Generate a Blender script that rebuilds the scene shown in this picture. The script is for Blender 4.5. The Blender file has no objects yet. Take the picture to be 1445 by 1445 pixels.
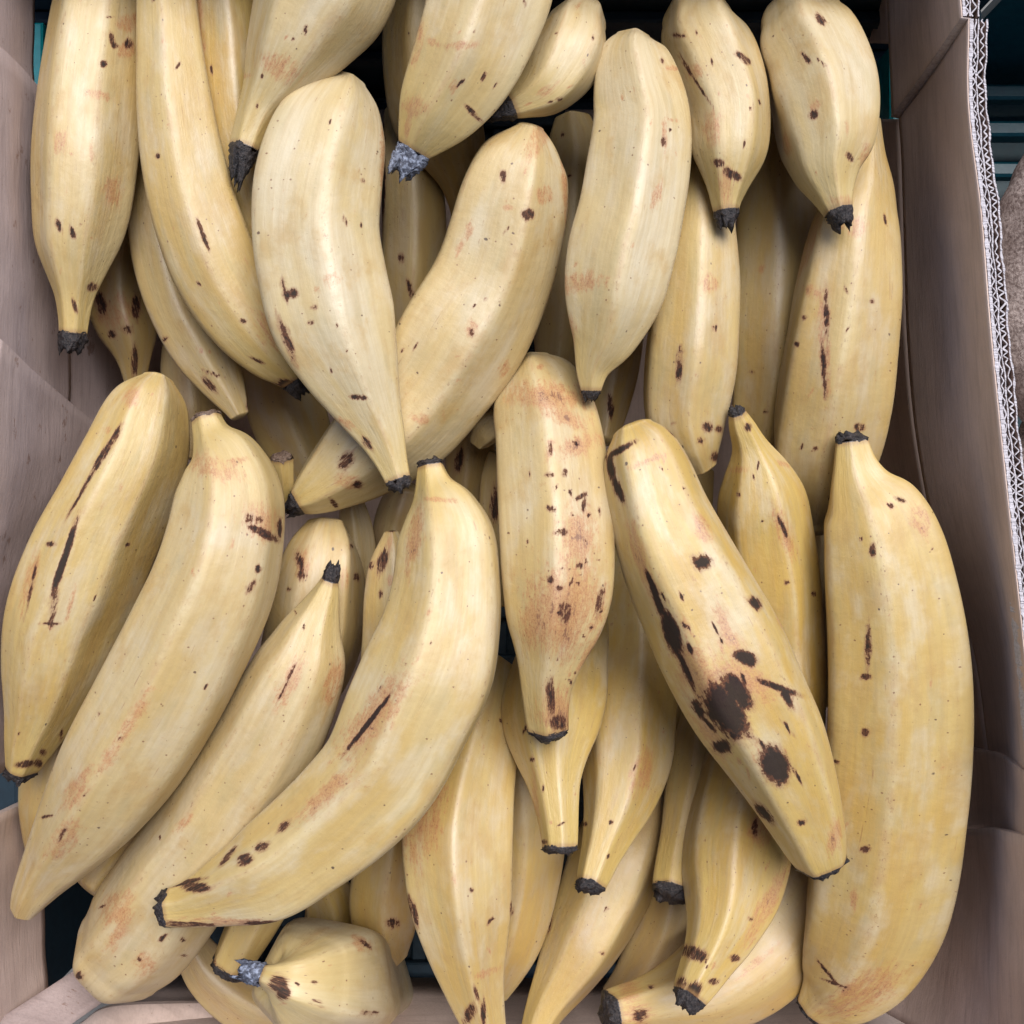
import bpy, math, random
import numpy as np
from mathutils import Vector

# ---------------------------------------------------------------- camera, light
SC = bpy.context.scene
COL = SC.collection
CM = 0.01
HCAM = 52.0            # cm above the middle of the top layer
FPX = 1565.0           # focal length in photo pixels (photo 1445 px wide)
cd = bpy.data.cameras.new('camera'); cam = bpy.data.objects.new('camera', cd); COL.objects.link(cam)
cam.location = (0, 0, HCAM*CM); cam.rotation_euler = (0, 0, 0)
cd.sensor_width = 36; cd.lens = 36*FPX/1445; cd.clip_start = 0.01; cd.clip_end = 200
SC.camera = cam
SUN_EL, SUN_AZ = 62.0, 64.0      # azimuth counted from +x towards +y (image right towards image top)
w = bpy.data.worlds.new('World'); SC.world = w; w.use_nodes = True
nt = w.node_tree
bg = nt.nodes['Background']
sky = nt.nodes.new('ShaderNodeTexSky'); sky.sky_type = 'NISHITA'; sky.sun_disc = False
sky.sun_elevation = math.radians(SUN_EL); sky.sun_rotation = math.radians(90-SUN_AZ)
sky.dust_density = 2.5; sky.air_density = 1.0; sky.ozone_density = 1.0
nt.links.new(sky.outputs[0], bg.inputs[0]); bg.inputs[1].default_value = 0.05
sd = bpy.data.lights.new('sun', 'SUN'); sun = bpy.data.objects.new('sun', sd); COL.objects.link(sun)
sd.energy = 1.5; sd.angle = math.radians(46); sd.color = (1.0, 0.99, 0.97)
dv = Vector((math.cos(math.radians(SUN_AZ))*math.cos(math.radians(SUN_EL)),
             math.sin(math.radians(SUN_AZ))*math.cos(math.radians(SUN_EL)), math.sin(math.radians(SUN_EL))))
sun.rotation_euler = dv.to_track_quat('Z', 'Y').to_euler()
SC.view_settings.view_transform = 'Standard'; SC.view_settings.look = 'None'
SC.view_settings.exposure = 1.58; SC.view_settings.gamma = 1.0
SC.cycles.max_bounces = 8; SC.cycles.diffuse_bounces = 3

# ---------------------------------------------------------------- helpers
def sc_(z): return FPX/(HCAM-z)
def at(px, py, z):
    """a point of the photograph at the height z (cm) -> centimetres"""
    s = sc_(z); return np.array([(px-722.5)/s, (722.5-py)/s, z])
def hsh(n): return (math.sin(n*127.1+311.7)*43758.5453) % 1.0

def link(o, parent=None):
    COL.objects.link(o)
    if parent is not None: o.parent = parent
    return o
def tag(o, label=None, cat=None, group=None, kind=None):
    if label: o['label'] = label
    if cat: o['category'] = cat
    if group: o['group'] = group
    if kind: o['kind'] = kind
    return o
def empty(name, loc_cm):
    o = bpy.data.objects.new(name, None); o.empty_display_size = .02
    o.location = [c*CM for c in loc_cm]; return link(o)
def mesh_obj(name, V, F, mat, parent=None, origin=(0, 0, 0), smooth=False):
    me = bpy.data.meshes.new(name)
    o3 = np.array(origin, float)
    me.from_pydata([tuple((np.array(v)-o3)*CM) for v in V], [], F); me.update()
    if smooth: me.polygons.foreach_set('use_smooth', [True]*len(me.polygons))
    if mat: me.materials.append(mat)
    o = bpy.data.objects.new(name, me)
    link(o, parent)
    if parent is None: o.location = [c*CM for c in origin]
    return o

# ---------------------------------------------------------------- materials
class NT:
    def __init__(s, name):
        s.m = bpy.data.materials.new(name); s.m.use_nodes = True; s.t = s.m.node_tree
        s.b = s.t.nodes['Principled BSDF']
    def n(s, typ, ins=None, **kw):
        nd = s.t.nodes.new(typ)
        for k, v in kw.items(): setattr(nd, k, v)
        for k, v in (ins or {}).items(): s.put(nd.inputs[k], v)
        return nd
    def put(s, sock, v):
        if hasattr(v, 'links') or isinstance(v, bpy.types.NodeSocket): s.t.links.new(v, sock)
        else:
            if isinstance(v, tuple) and len(v) == 3 and sock.type == 'RGBA': v = (*v, 1)
            sock.default_value = v
    def math(s, op, a, b=0.0, c=0.0, clamp=False):
        nd = s.t.nodes.new('ShaderNodeMath'); nd.operation = op; nd.use_clamp = clamp
        for i, v in enumerate((a, b, c)): s.put(nd.inputs[i], v)
        return nd.outputs[0]
    def ramp(s, v, lo, hi, a=0.0, b=1.0):
        nd = s.t.nodes.new('ShaderNodeMapRange'); nd.interpolation_type = 'SMOOTHSTEP'
        for k, x in (('Value', v), ('From Min', lo), ('From Max', hi), ('To Min', a), ('To Max', b)): s.put(nd.inputs[k], x)
        return nd.outputs[0]
    def mix(s, f, a, b, mode='MIX'):
        nd = s.t.nodes.new('ShaderNodeMix'); nd.data_type = 'RGBA'; nd.blend_type = mode
        s.put(nd.inputs[0], f); s.put(nd.inputs[6], a); s.put(nd.inputs[7], b)
        return nd.outputs[2]
    def noise(s, vec, scale, detail=3, rough=.55, dist=0.0):
        nd = s.n('ShaderNodeTexNoise'); s.put(nd.inputs['Vector'], vec)
        nd.inputs['Scale'].default_value = scale; nd.inputs['Detail'].default_value = detail
        nd.inputs['Roughness'].default_value = rough; nd.inputs['Distortion'].default_value = dist
        return nd.outputs['Fac']
    def scale(s, vec, v3):
        nd = s.n('ShaderNodeVectorMath', operation='MULTIPLY'); s.put(nd.inputs[0], vec); nd.inputs[1].default_value = v3
        return nd.outputs[0]
    def add(s, vec, v2):
        nd = s.n('ShaderNodeVectorMath', operation='ADD'); s.put(nd.inputs[0], vec); s.put(nd.inputs[1], v2)
        return nd.outputs[0]
    def bump(s, h, strength, dist):
        nd = s.n('ShaderNodeBump'); s.put(nd.inputs['Height'], h)
        nd.inputs['Strength'].default_value = strength; nd.inputs['Distance'].default_value = dist
        return nd.outputs[0]

def peel_material():
    N = NT('plantain_peel')
    at_ = lambda nm: N.n('ShaderNodeAttribute', attribute_name=nm)
    pv = at_('peel').outputs['Vector']
    info = N.n('ShaderNodeObjectInfo')
    v = pv
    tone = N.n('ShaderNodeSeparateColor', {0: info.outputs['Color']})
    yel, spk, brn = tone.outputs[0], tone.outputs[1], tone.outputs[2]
    marks = at_('marks').outputs['Color']; mk = N.n('ShaderNodeSeparateColor', {0: marks})
    dark, rust, endd = mk.outputs[0], mk.outputs[1], mk.outputs[2]
    ridge = at_('ridge').outputs['Fac']; neck = at_('neck').outputs['Fac']
    vs = N.scale(v, (0.16, 0.8, 0.8))           # long soft bands
    vf = N.scale(v, (0.22, 6.0, 6.0))           # fine fibres
    vm = N.scale(v, (0.55, 1.6, 1.6))
    # ground colour
    n1 = N.noise(vs, 1.0, 3, .5); n2 = N.noise(vm, .6, 4, .6); nf = N.noise(vf, 1.0, 3, .6)
    ivory = N.mix(N.ramp(n1, .35, .66), (0.70, 0.61, 0.45), (0.665, 0.535, 0.30))
    gold = N.mix(N.ramp(n1, .35, .66), (0.65, 0.475, 0.155), (0.60, 0.39, 0.09))
    c = N.mix(N.ramp(yel, -.12, .72), ivory, gold)
    c = N.mix(N.math('MULTIPLY', N.ramp(n2, .45, .70), .60), c, (0.72, 0.64, 0.50))
    n3 = N.noise(N.scale(v, (0.5, 1.1, 1.1)), .8, 5, .62)
    c = N.mix(N.math('MULTIPLY', N.ramp(n3, .50, .70), .62), c, (0.55, 0.36, 0.13))
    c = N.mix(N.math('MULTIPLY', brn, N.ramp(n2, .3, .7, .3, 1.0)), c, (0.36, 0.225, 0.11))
    c = N.mix(N.ramp(nf, .36, .66, .0, .30), c, (0.50, 0.35, 0.165))
    n3b = N.noise(N.scale(v, (0.3, 1.3, 1.3)), 1.3, 3, .5)
    c = N.mix(N.math('MULTIPLY', N.ramp(n3b, .54, .70), .30), c, (0.47, 0.40, 0.23))   # greyish green tinge
    c = N.mix(N.math('MULTIPLY', ridge, .38), c, (0.74, 0.66, 0.47))  # pale highlight painted into the colour along the ridges
    c = N.mix(N.math('MULTIPLY', neck, .55), c, (0.66, 0.49, 0.16))
    # browned ridge lines
    nr = N.noise(N.scale(v, (0.9, 2.0, 2.0)), 1.0, 4, .7)
    c = N.mix(N.math('MULTIPLY', N.math('MULTIPLY', ridge, N.ramp(nr, .40, .66)), .45), c, (0.46, 0.24, 0.09))
    nr2 = N.noise(N.scale(v, (3.0, 7.0, 7.0)), 1.4, 3, .7)
    c = N.mix(N.math('MULTIPLY', N.math('MULTIPLY', ridge, N.ramp(nr2, .60, .66)), .6), c, (0.26, 0.11, 0.05))
    # rusty smears, small scuffs
    n4 = N.noise(N.scale(v, (1.0, 2.2, 2.2)), 1.6, 7, .76, .4)
    thr = N.math('MULTIPLY_ADD', spk, -.07, .655)
    c = N.mix(N.math('MULTIPLY', N.ramp(n4, thr, N.math('ADD', thr, .06)), .55), c, (0.44, 0.20, 0.085))
    n5 = N.noise(N.scale(v, (2.0, 4.4, 4.4)), 2.4, 5, .75, 1.4)
    thr5 = N.math('MULTIPLY_ADD', spk, -.06, .71)
    c = N.mix(N.math('MULTIPLY', N.ramp(n5, thr5, N.math('ADD', thr5, .03)), .65), c, (0.20, 0.075, 0.035))
    n6 = N.noise(N.scale(v, (.25, 9.0, 9.0)), 1.2, 2, .5)      # hair-line scratches along the fibres
    n6b = N.noise(v, 1.1, 3, .6)
    c = N.mix(N.math('MULTIPLY', N.math('MULTIPLY', N.ramp(n6, .69, .73), N.ramp(n6b, .5, .62)), .5), c, (0.33, 0.15, 0.07))
    # pin-point specks
    for (sc, r0, dens, col) in ((1.6, .075, .80, (0.10, 0.04, 0.022)), (3.6, .13, .60, (0.22, 0.09, 0.035)), (.8, .055, .5, (0.06, 0.03, 0.025))):
        vo = N.n('ShaderNodeTexVoronoi', {'Vector': N.scale(v, (.8, 1, 1)), 'Scale': sc, 'Randomness': 1.0}, feature='F1')
        rnd = N.n('ShaderNodeSeparateColor', {0: vo.outputs['Color']})
        on = N.math('LESS_THAN', rnd.outputs[0], N.math('MULTIPLY_ADD', spk, .5, dens*.55))
        rad = N.math('MULTIPLY_ADD', rnd.outputs[1], r0, r0*.25)
        dist = N.math('ADD', vo.outputs['Distance'], N.math('MULTIPLY', N.math('SUBTRACT', N.noise(v, sc*9, 1, .5), .5), r0*1.2))
        dot = N.math('MULTIPLY', N.ramp(dist, N.math('MULTIPLY', rad, .55), rad, 1.0, 0.0), on)
        c = N.mix(N.math('MULTIPLY', dot, .85), c, col)
    # marks laid by hand, edges broken up by noise
    eA = N.noise(N.scale(v, (.8, 1.7, 1.7)), 2.2, 3, .6); eB = N.noise(N.scale(v, (.7, 1.3, 1.3)), 8.0, 5, .8); eC = N.noise(N.scale(v, (.35, 3.2, 3.2)), 2.6, 4, .7)
    e1 = N.math('ADD', N.math('MULTIPLY', eA, .34), N.math('ADD', N.math('MULTIPLY', eB, .36), N.math('MULTIPLY', eC, .30)))
    gr = N.noise(N.scale(v, (.7, 1.2, 1.2)), 13.0, 5, .85)
    rf = N.math('MULTIPLY_ADD', N.math('SUBTRACT', e1, .5), 3.2, rust)
    c = N.mix(N.math('MULTIPLY', N.ramp(rf, .25, .80), .62), c, (0.58, 0.28, 0.12))
    c = N.mix(N.math('MULTIPLY', N.math('MULTIPLY', N.ramp(rf, .35, .75), N.ramp(gr, .47, .60)), .75), c, (0.40, 0.15, 0.07))
    c = N.mix(N.math('MULTIPLY', N.ramp(rf, .88, 1.05), .7), c, (0.17, 0.06, 0.04))
    df = N.math('MULTIPLY_ADD', N.math('SUBTRACT', e1, .5), 1.9, dark)
    c = N.mix(N.math('MULTIPLY', N.ramp(df, .22, .52), .60), c, (0.34, 0.15, 0.075))
    dk = N.ramp(df, .49, .57)
    deep = N.mix(N.ramp(df, .60, .72), (0.125, 0.050, 0.038), (0.012, 0.013, 0.021))
    c = N.mix(N.math('MULTIPLY', dk, .92), c, N.mix(N.ramp(N.noise(v, 7, 4, .7), .5, .8), deep, (0.024, 0.02, 0.027)))
    # ends: brown and a black rim where the dry tip starts
    ef = N.math('MULTIPLY_ADD', N.math('SUBTRACT', e1, .5), .55, endd)
    c = N.mix(N.math('MULTIPLY', N.ramp(ef, .45, .8), .6), c, (0.36, 0.20, 0.09))
    c = N.mix(N.ramp(ef, .86, .95), c, (0.05, 0.03, 0.03))
    c = N.mix(1.0, c, (0.715, 0.682, 0.60), 'MULTIPLY')
    N.put(N.b.inputs['Base Color'], c)
    rg = N.math('ADD', N.math('MULTIPLY_ADD', N.noise(vm, 1.3, 3, .6), .24, .42), N.math('MULTIPLY', dk, .14))
    N.put(N.b.inputs['Roughness'], rg)
    N.put(N.b.inputs['Specular IOR Level'], N.math('MULTIPLY_ADD', dk, -.62, .75))
    N.put(N.b.inputs['Coat Weight'], N.math('MULTIPLY_ADD', dk, -.8, N.ramp(n2, .35, .65, .15, .6)))
    N.b.inputs['Coat Roughness'].default_value = .5; N.b.inputs['Coat IOR'].default_value = 1.6
    h = N.math('ADD', N.math('MULTIPLY', nf, .5), N.math('ADD', N.math('MULTIPLY', n4, .5), N.math('MULTIPLY', dk, -.5)))
    h = N.math('MULTIPLY_ADD', N.noise(v, 2.0, 3, .5), .9, h)
    N.put(N.b.inputs['Normal'], N.bump(h, .5, .0007))
    return N.m

def stub_material(name, a, b, sc=900):
    N = NT(name)
    tc = N.n('ShaderNodeTexCoord').outputs['Object']
    n = N.noise(tc, sc, 5, .7)
    c = N.mix(N.ramp(n, .42, .66), a, b)
    N.put(N.b.inputs['Base Color'], c); N.b.inputs['Roughness'].default_value = .5
    N.put(N.b.inputs['Normal'], N.bump(n, .8, .0012))
    return N.m

def card_material(name, base, dark, stain=0.0):
    N = NT(name)
    tc = N.n('ShaderNodeTexCoord').outputs['Object']
    v = N.scale(tc, (100, 100, 100))
    n1 = N.noise(N.scale(v, (1, .35, .9)), .55, 5, .6); n2 = N.noise(v, 9, 3, .7); n3 = N.noise(N.scale(v, (1, 1, 1)), .18, 3, .5)
    fl = N.noise(N.scale(v, (6, .5, 6)), 1.2, 3, .6)
    c = N.mix(N.ramp(n1, .3, .7), base, dark)
    c = N.mix(N.math('MULTIPLY', N.ramp(n2, .35, .7), .30), c, tuple(x*.72 for x in base))
    c = N.mix(N.math('MULTIPLY', N.ramp(n3, .4, .65), .25), c, tuple(min(1, x*1.25) for x in base))
    c = N.mix(N.math('MULTIPLY', N.ramp(fl, .4, .7), .30), c, tuple(x*.75 for x in dark))
    dg = N.n('ShaderNodeMapping', {'Vector': v}); dg.inputs['Rotation'].default_value = (.9, 0, 0); dg.inputs['Scale'].default_value = (.3, .25, 2.2)
    c = N.mix(N.math('MULTIPLY', N.ramp(N.noise(dg.outputs[0], .9, 4, .6), .50, .68), .40), c, tuple(x*.72 for x in dark))
    sp = N.noise(v, 2.6, 6, .75)
    c = N.mix(N.math('MULTIPLY', N.ramp(sp, .66, .70), .5), c, (0.17, 0.09, 0.055))
    if stain > 0:
        ns = N.noise(N.scale(v, (1, .8, 1.3)), .8, 6, .75)
        c = N.mix(N.math('MULTIPLY', N.ramp(ns, .60, .66), stain), c, (0.16, 0.075, 0.04))
    N.put(N.b.inputs['Base Color'], c); N.b.inputs['Roughness'].default_value = .75
    N.b.inputs['Specular IOR Level'].default_value = .25
    h = N.math('ADD', N.math('MULTIPLY', n2, .25), N.math('ADD', n1, N.math('MULTIPLY', fl, .5)))
    N.put(N.b.inputs['Normal'], N.bump(h, .35, .0012))
    return N.m

def simple_material(name, a, b, scale, rough, bump=.3, stretch=(1, 1, 1)):
    N = NT(name)
    tc = N.scale(N.n('ShaderNodeTexCoord').outputs['Object'], tuple(100*s for s in stretch))
    n = N.noise(tc, scale, 5, .65)
    N.put(N.b.inputs['Base Color'], N.mix(N.ramp(n, .35, .68), a, b)); N.b.inputs['Roughness'].default_value = rough
    N.put(N.b.inputs['Normal'], N.bump(n, bump, .002))
    return N.m

M_PEEL = peel_material()
M_STUB = stub_material('dried_black_tip', (0.010, 0.008, 0.010), (0.05, 0.038, 0.036))
M_BROWN = stub_material('dried_brown_tip', (0.10, 0.06, 0.04), (0.22, 0.15, 0.11))
M_ASH = stub_material('mouldy_grey_tip', (0.05, 0.055, 0.08), (0.30, 0.34, 0.45), 420)
M_CARD = card_material('cardboard', (0.56, 0.43, 0.375), (0.49, 0.37, 0.315))
M_CARDS = card_material('stained_cardboard', (0.47, 0.37, 0.355), (0.40, 0.31, 0.295), .55)
M_EDGE = simple_material('frayed_paper_edge', (0.52, 0.49, 0.53), (0.38, 0.35, 0.37), 6, .9, .5)
M_FLUTE = simple_material('corrugated_paper', (0.46, 0.38, 0.36), (0.34, 0.27, 0.25), 5, .9, .3)
M_TEAL_LIT = simple_material('teal_plastic_lit', (0.0, 0.20, 0.23), (0.0, 0.16, 0.19), 1.5, .4, .1)  # lit copy of the crate plastic, brightness put into the colour
M_TEAL = simple_material('teal_plastic', (0.002, 0.055, 0.075), (0.001, 0.04, 0.06), 1.5, .42, .1)
M_TEAL_SHADE = simple_material('teal_plastic_shade', (0.006, 0.022, 0.036), (0.004, 0.015, 0.026), 1.5, .6, .1)  # shaded copy of the crate plastic, deep shade put into the colour
M_ROOT = simple_material('root_skin', (0.36, 0.30, 0.28), (0.13, 0.095, 0.085), 5.5, .9, .7, (1, .9, 1))
M_GROUND = simple_material('concrete', (0.20, 0.19, 0.18), (0.13, 0.125, 0.12), .3, .9, .3)

# ---------------------------------------------------------------- plantains
PL = []
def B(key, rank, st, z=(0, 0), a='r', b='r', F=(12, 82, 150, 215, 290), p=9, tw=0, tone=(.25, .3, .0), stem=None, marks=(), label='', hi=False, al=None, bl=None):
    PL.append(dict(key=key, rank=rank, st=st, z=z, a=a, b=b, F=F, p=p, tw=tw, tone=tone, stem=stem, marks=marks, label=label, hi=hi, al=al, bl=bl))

# the same marks format everywhere: (kind, photo x, photo y, half length, half width, angle)
B('p6', 10, [(712,-95,60),(700,-50,82),(688,0,86),(672,50,80),(648,103,73),(614,160,56),(592,197,34),(584,212,24)], z=(2.0,2.4,1.6), b=('ash',36,22), F=(-28,35,100,180,262), p=13,
  tone=(0.25,.35,.05), hi=True, marks=[('r',652,64,16,5,-5),('r',590,65,5,22,12),('r',612,60,8,5,30),('k',668,160,14,3,45),('r',640,120,4,10,20),('r',583,150,12,12,0),('r',575,180,4,12,10)],
  label='plantain hanging from the top centre with a crumbly grey tip')
B('p4', 9.9, [(505,-110,70),(480,-60,90),(455,-5,92),(430,40,78),(404,85,59),(384,122,42),(366,152,29),(352,185,23),(345,208,21)], z=(2.4,2.2,2.0), b=('k',42,12), F=(-50,10,75,170,255), p=10, stem=('b',75),
  tone=(0.18,.12,.04), hi=True, marks=[('r',395,95,26,14,20),('r',343,108,3,10,80)], label='pale plantain at the top left, long neck ending in a black tip')
B('p5', 9.5, [(490,116,26),(482,140,52),(466,190,77),(450,262,87),(447,330,87),(458,400,88),(474,462,86),(496,520,70),(520,575,49),(540,618,33),(554,655,22),(562,678,18)], z=(.8,1.4,1.8), b=('k',14,15), F=(-35,28,92,180,262), p=11, stem=('b',90),
  tone=(0.0,.25,.0), hi=True, marks=[('k',412,414,7,6,0),('k',405,478,5,26,-20),('k',503,560,7,3,0),('k',513,561,4,3,0),('k',443,434,4,3,0),('k',438,455,4,3,0),('k',518,625,4,9,-35),('r',448,410,6,3,60),('r',470,395,10,8,0),('k',401,410,3,14,-10),('r',480,600,14,8,10),('r',540,240,3,60,0),('k',512,255,3,3,0)],
  label='very pale plantain curving down the middle left, black tip just above the upright stem')
B('p27', 9.6, [(893,606,30),(900,624,48),(912,665,62),(930,725,71),(956,790,80),(987,855,86),(1020,920,90),(1052,985,87),(1086,1045,79),(1115,1105,66),(1138,1160,53),(1151,1195,44),(1158,1214,37)], z=(1.2,1.5,0), b=('k',18,24), F=(-62,-5,58,130,205,265), p=11,
  tone=(0.6,.55,.04), hi=True, marks=[('k',1024,1003,44,23,58),('k',1094,1080,27,20,65),('k',948,893,34,12,72),('k',968,945,30,4,66),('k',1008,1010,14,8,30),('k',1018,1053,12,9,0),('k',1078,1147,17,5,48),('k',1052,928,18,10,25),('r',1035,905,18,10,60),
     ('k',1066,851,9,6,50),('r',990,745,20,9,70),('k',991,793,12,9,0),('r',1022,880,26,8,70),('r',990,960,60,24,62),('r',1050,960,40,16,30),('k',1098,970,26,4,20),('k',1110,985,14,4,60),('k',925,840,40,5,70),('r',905,790,50,8,72),('k',862,660,18,5,80),('k',875,635,20,4,-30),('k',872,690,18,5,70),('r',915,650,22,4,-20),
     ('k',960,620,24,2,40),('r',1000,1030,40,10,60),('k',985,1000,14,6,60),('k',1040,975,30,14,50),('r',1178,1180,8,22,10),('k',1131,1161,5,4,0),('r',1110,880,14,6,30)],
  label='badly spotted plantain with big black patches leaning across the right centre')
B('p24', 9.3, [(607,657,18),(612,684,27),(622,712,48),(630,755,68),(631,820,76),(624,878,83),(607,940,92),(578,1005,91),(540,1085,86),(492,1140,82),(437,1187,76),(380,1229,69),(325,1254,51),(284,1271,37),(255,1279,29),(240,1281,27)], z=(.6,1.6,.8), a=('k',9,17), b=('k',17,20), F=(-80,-22,40,105,180,240), p=11, stem=('a',55), al='stem_tip',
  tone=(0.36,.22,.02), hi=True, marks=[('k',520,1020,58,3.6,-52),('r',528,1010,60,18,-52),('k',400,1167,10,4,-45),('k',369,1195,9,5,-30),('k',345,1213,9,6,-30),('k',322,1208,14,3,-50),('k',276,1252,17,6,5),('k',262,1245,22,3,-12),('r',585,760,40,8,-80),('r',620,705,20,3,5),('k',262,1304,34,3,2),('r',460,1120,40,10,-45),('r',350,1302,70,5,3),('k',370,1303,22,4,3)],
  label='long curved plantain sweeping from the centre to the lower left, blue-black cut stem upright')
B('p14', 9.0, [(1128,42,62),(1134,58,70),(1147,88,75),(1162,138,76),(1169,200,66),(1169,240,48),(1175,270,31),(1181,292,22),(1183,298,20)], z=(-.6,1.2,2.0), b=('k',20,14), F=(-40,15,75,165,250), p=11, stem=('b',55),
  tone=(0.1,.15,.0), hi=True, marks=[('k',1158,27,8,4,50),('r',1150,150,8,5,-60),('k',1148,162,6,5,-60),('r',1193,180,3,8,0),('r',1188,283,14,6,0),('r',1110,205,5,12,-10),('r',1222,218,6,14,15)],
  label='plantain at the top right with a short black tip pointing down')
B('p7', 8.95, [(814,32,42),(806,54,53),(789,90,56),(765,124,42),(738,142,25),(722,150,18)], z=(.0,.8,1.0), b=('k',32,12), F=(-60,0,65,150,240), p=12, stem=('b',40),
  tone=(0.05,.2,.0), hi=True, marks=[('r',770,128,10,5,-20),('k',790,140,3,3,0)], label='short plantain tucked right of the top centre one, black stem pointing left')
B('p12', 8.9, [(893,56,24),(892,76,44),(900,125,60),(906,175,67),(900,240,72),(890,300,73),(876,360,75),(864,425,68),(851,480,47),(836,522,24),(834,552,14)], z=(.0,.9,.4), b=('k',12,10), F=(-30,32,100,175,250), p=11, stem=('b',60),
  tone=(0.08,.15,.0), hi=True, marks=[('r',938,190,3,20,0),('k',936,200,3,6,0),('r',950,170,7,2,10),('r',948,96,10,3,0),('r',812,400,12,30,80),('r',926,275,5,16,15),('r',805,470,6,20,0),('k',946,183,2,2,0)],
  label='smooth pale plantain standing right of centre in the upper row')
B('p13', 8.8, [(984,27,50),(988,45,58),(1008,88,63),(1026,150,59),(1029,212,53),(1026,262,30),(1024,288,20),(1025,298,18)], z=(-.8,.9,1.2), b=('k',22,14), F=(-75,-10,50,130,215), p=11, stem=('b',50),
  tone=(0.22,.35,.06), hi=True, marks=[('k',958,50,9,3,5),('k',1046,80,8,4,35),('k',1053,86,6,4,35),('r',980,100,7,10,60),('k',985,120,34,1.5,55),('k',978,108,28,1.5,60),('k',1014,230,7,5,20),('k',1034,247,11,5,25),('k',1026,240,4,4,0),('r',1024,262,8,24,0),('r',1005,180,10,20,0)],
  label='plantain with dark scabs near its black tip, second from the right in the top row')
B('p9', 8.6, [(748,180,20),(744,198,42),(736,226,64),(727,270,76),(714,330,81),(694,395,84),(660,465,88),(612,538,84),(560,600,79),(502,650,62),(456,685,42),(432,702,28),(420,709,19)], z=(.8,.0,1.0), b=('k',18,12), F=(-48,15,80,160,250), p=13,
  tone=(0.2,.35,.03), hi=True, marks=[('k',488,650,11,7,-50),('r',492,680,14,9,10),('k',505,684,6,5,0),('k',471,710,7,3,50),('k',745,303,7,7,0),('r',770,275,10,10,0),('r',718,293,6,3,0),('r',661,325,4,12,20),('r',648,350,4,12,20),('r',665,465,7,10,0),('r',712,520,6,10,20),('r',760,195,10,30,30),('r',595,590,10,6,0),('k',710,248,4,8,0),('r',799,285,3,60,-5),('k',520,630,4,8,-40),('k',684,422,3,3,0),('k',666,470,3,6,0)],
  label='big curved plantain running from upper centre down left beneath the very pale one')
B('p25', 8.5, [(752,514,26),(757,534,50),(766,575,68),(775,620,74),(782,690,79),(786,760,80),(787,830,77),(782,880,67),(776,925,48),(771,965,36),(771,1000,31),(773,1026,29)], z=(.2,.9,1.3), b=('k',17,24), F=(-25,35,100,180,255), p=9,
  tone=(0.3,.6,.03), hi=True, marks=[('r',815,760,22,34,0),('r',800,850,45,44,0),('r',795,890,24,34,0),('k',797,864,7,16,5),('k',846,849,4,17,12),('r',776,635,6,14,10),('k',777,634,4,8,0),('r',815,630,26,12,-20),('k',821,700,8,3,-30),('k',824,712,3,9,10),('k',778,718,6,4,20),('k',793,751,7,5,0),('k',818,799,4,4,0),('k',790,830,4,4,0),('k',776,818,4,5,0),('r',835,930,14,36,20),('r',775,560,50,16,5),('k',777,985,5,20,0),('k',788,1020,11,9,0),('r',790,1005,26,28,0),('k',775,670,6,3,0),('r',800,590,26,10,20),('r',760,880,22,30,0)],
  label='plantain with a reddish scraped patch in the centre, brown blunt end pointing down')
B('p22', 8.4, [(291,590,21),(299,614,27),(315,643,51),(324,690,72),(320,750,80),(302,825,86),(266,905,88),(222,990,88),(175,1072,84),(132,1140,70),(93,1195,52),(62,1237,36),(43,1266,26),(34,1283,19)], z=(.4,.9,-2.0), a=('b',7,20), F=(-70,-18,45,110,190,250), p=11, stem=('a',50),
  tone=(.25,.3,.12), hi=True, marks=[('k',371,752,22,5,28),('k',352,731,6,6,0),('k',367,733,4,4,0),('r',368,735,24,18,20),('k',364,803,4,5,0),('k',353,829,9,4,-55),('k',170,1042,5,2,-50),('r',175,1035,50,7,-58),('k',88,1178,10,3,-60),('r',90,1185,24,12,-50),('k',67,1152,8,2,-10),('k',395,745,3,12,0),('r',300,660,30,12,20),('r',110,1110,30,9,-60),('r',333,650,14,4,-10)],
  label='thick plantain with a stubby brownish stem, second from the left in the lower row')
B('p42', 8.3, [(372,1376,15),(385,1380,22),(400,1384,40),(420,1387,62),(442,1389,80),(458,1390,88),(468,1390.5,87),(474,1391,84),(478,1391,80)], z=(1.4,1.5,1.2,.4,-1,-4,-9), a=('ash',32,17), F=(-75,-8,62,130,200,262), p=8, stem=('a',36), al='stem_tip',
  tone=(0.0,.12,.0), hi=True, marks=[('k',392,1388,11,10,0),('r',512,1332,14,7,40),('k',517,1333,8,3,40),('k',521,1429,9,3,0),('k',400,1400,8,9,30)], label='stubby plantain end at the bottom with a pale grey crumbly stem')
B('p30', 8.2, [(1202,622,22),(1206,652,29),(1214,682,43),(1228,712,66),(1244,762,80),(1254,820,88),(1264,900,94),(1268,980,97),(1266,1060,98),(1258,1140,99),(1246,1220,100),(1231,1290,95),(1210,1350,80),(1184,1392,58),(1160,1414,36),(1146,1426,26)], z=(1.2,1.0,-2.0), a=('k',11,22), b=('k',8,20), F=(-40,18,80,150,230), p=10, stem=('a',60), al='stem_tip',
  tone=(0.5,.2,.02), hi=True, marks=[('k',1221,1034,5,5,0),('k',1221,1198,6,4,0),('k',1225,915,4,26,0),('k',1222,955,6,4,0),('k',1232,776,4,8,0),('r',1257,713,8,4,20),('k',1257,713,5,3,20),('r',1300,735,18,10,60),('k',1270,705,8,3,20),('k',1170,1375,24,2,50),('k',1178,1388,14,2,20),('r',1220,1400,50,18,-30),('r',1205,1270,4,12,0),('k',1180,1075,3,3,0)],
  label='large plantain along the right wall with an upright stem cut black across the top')
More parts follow.
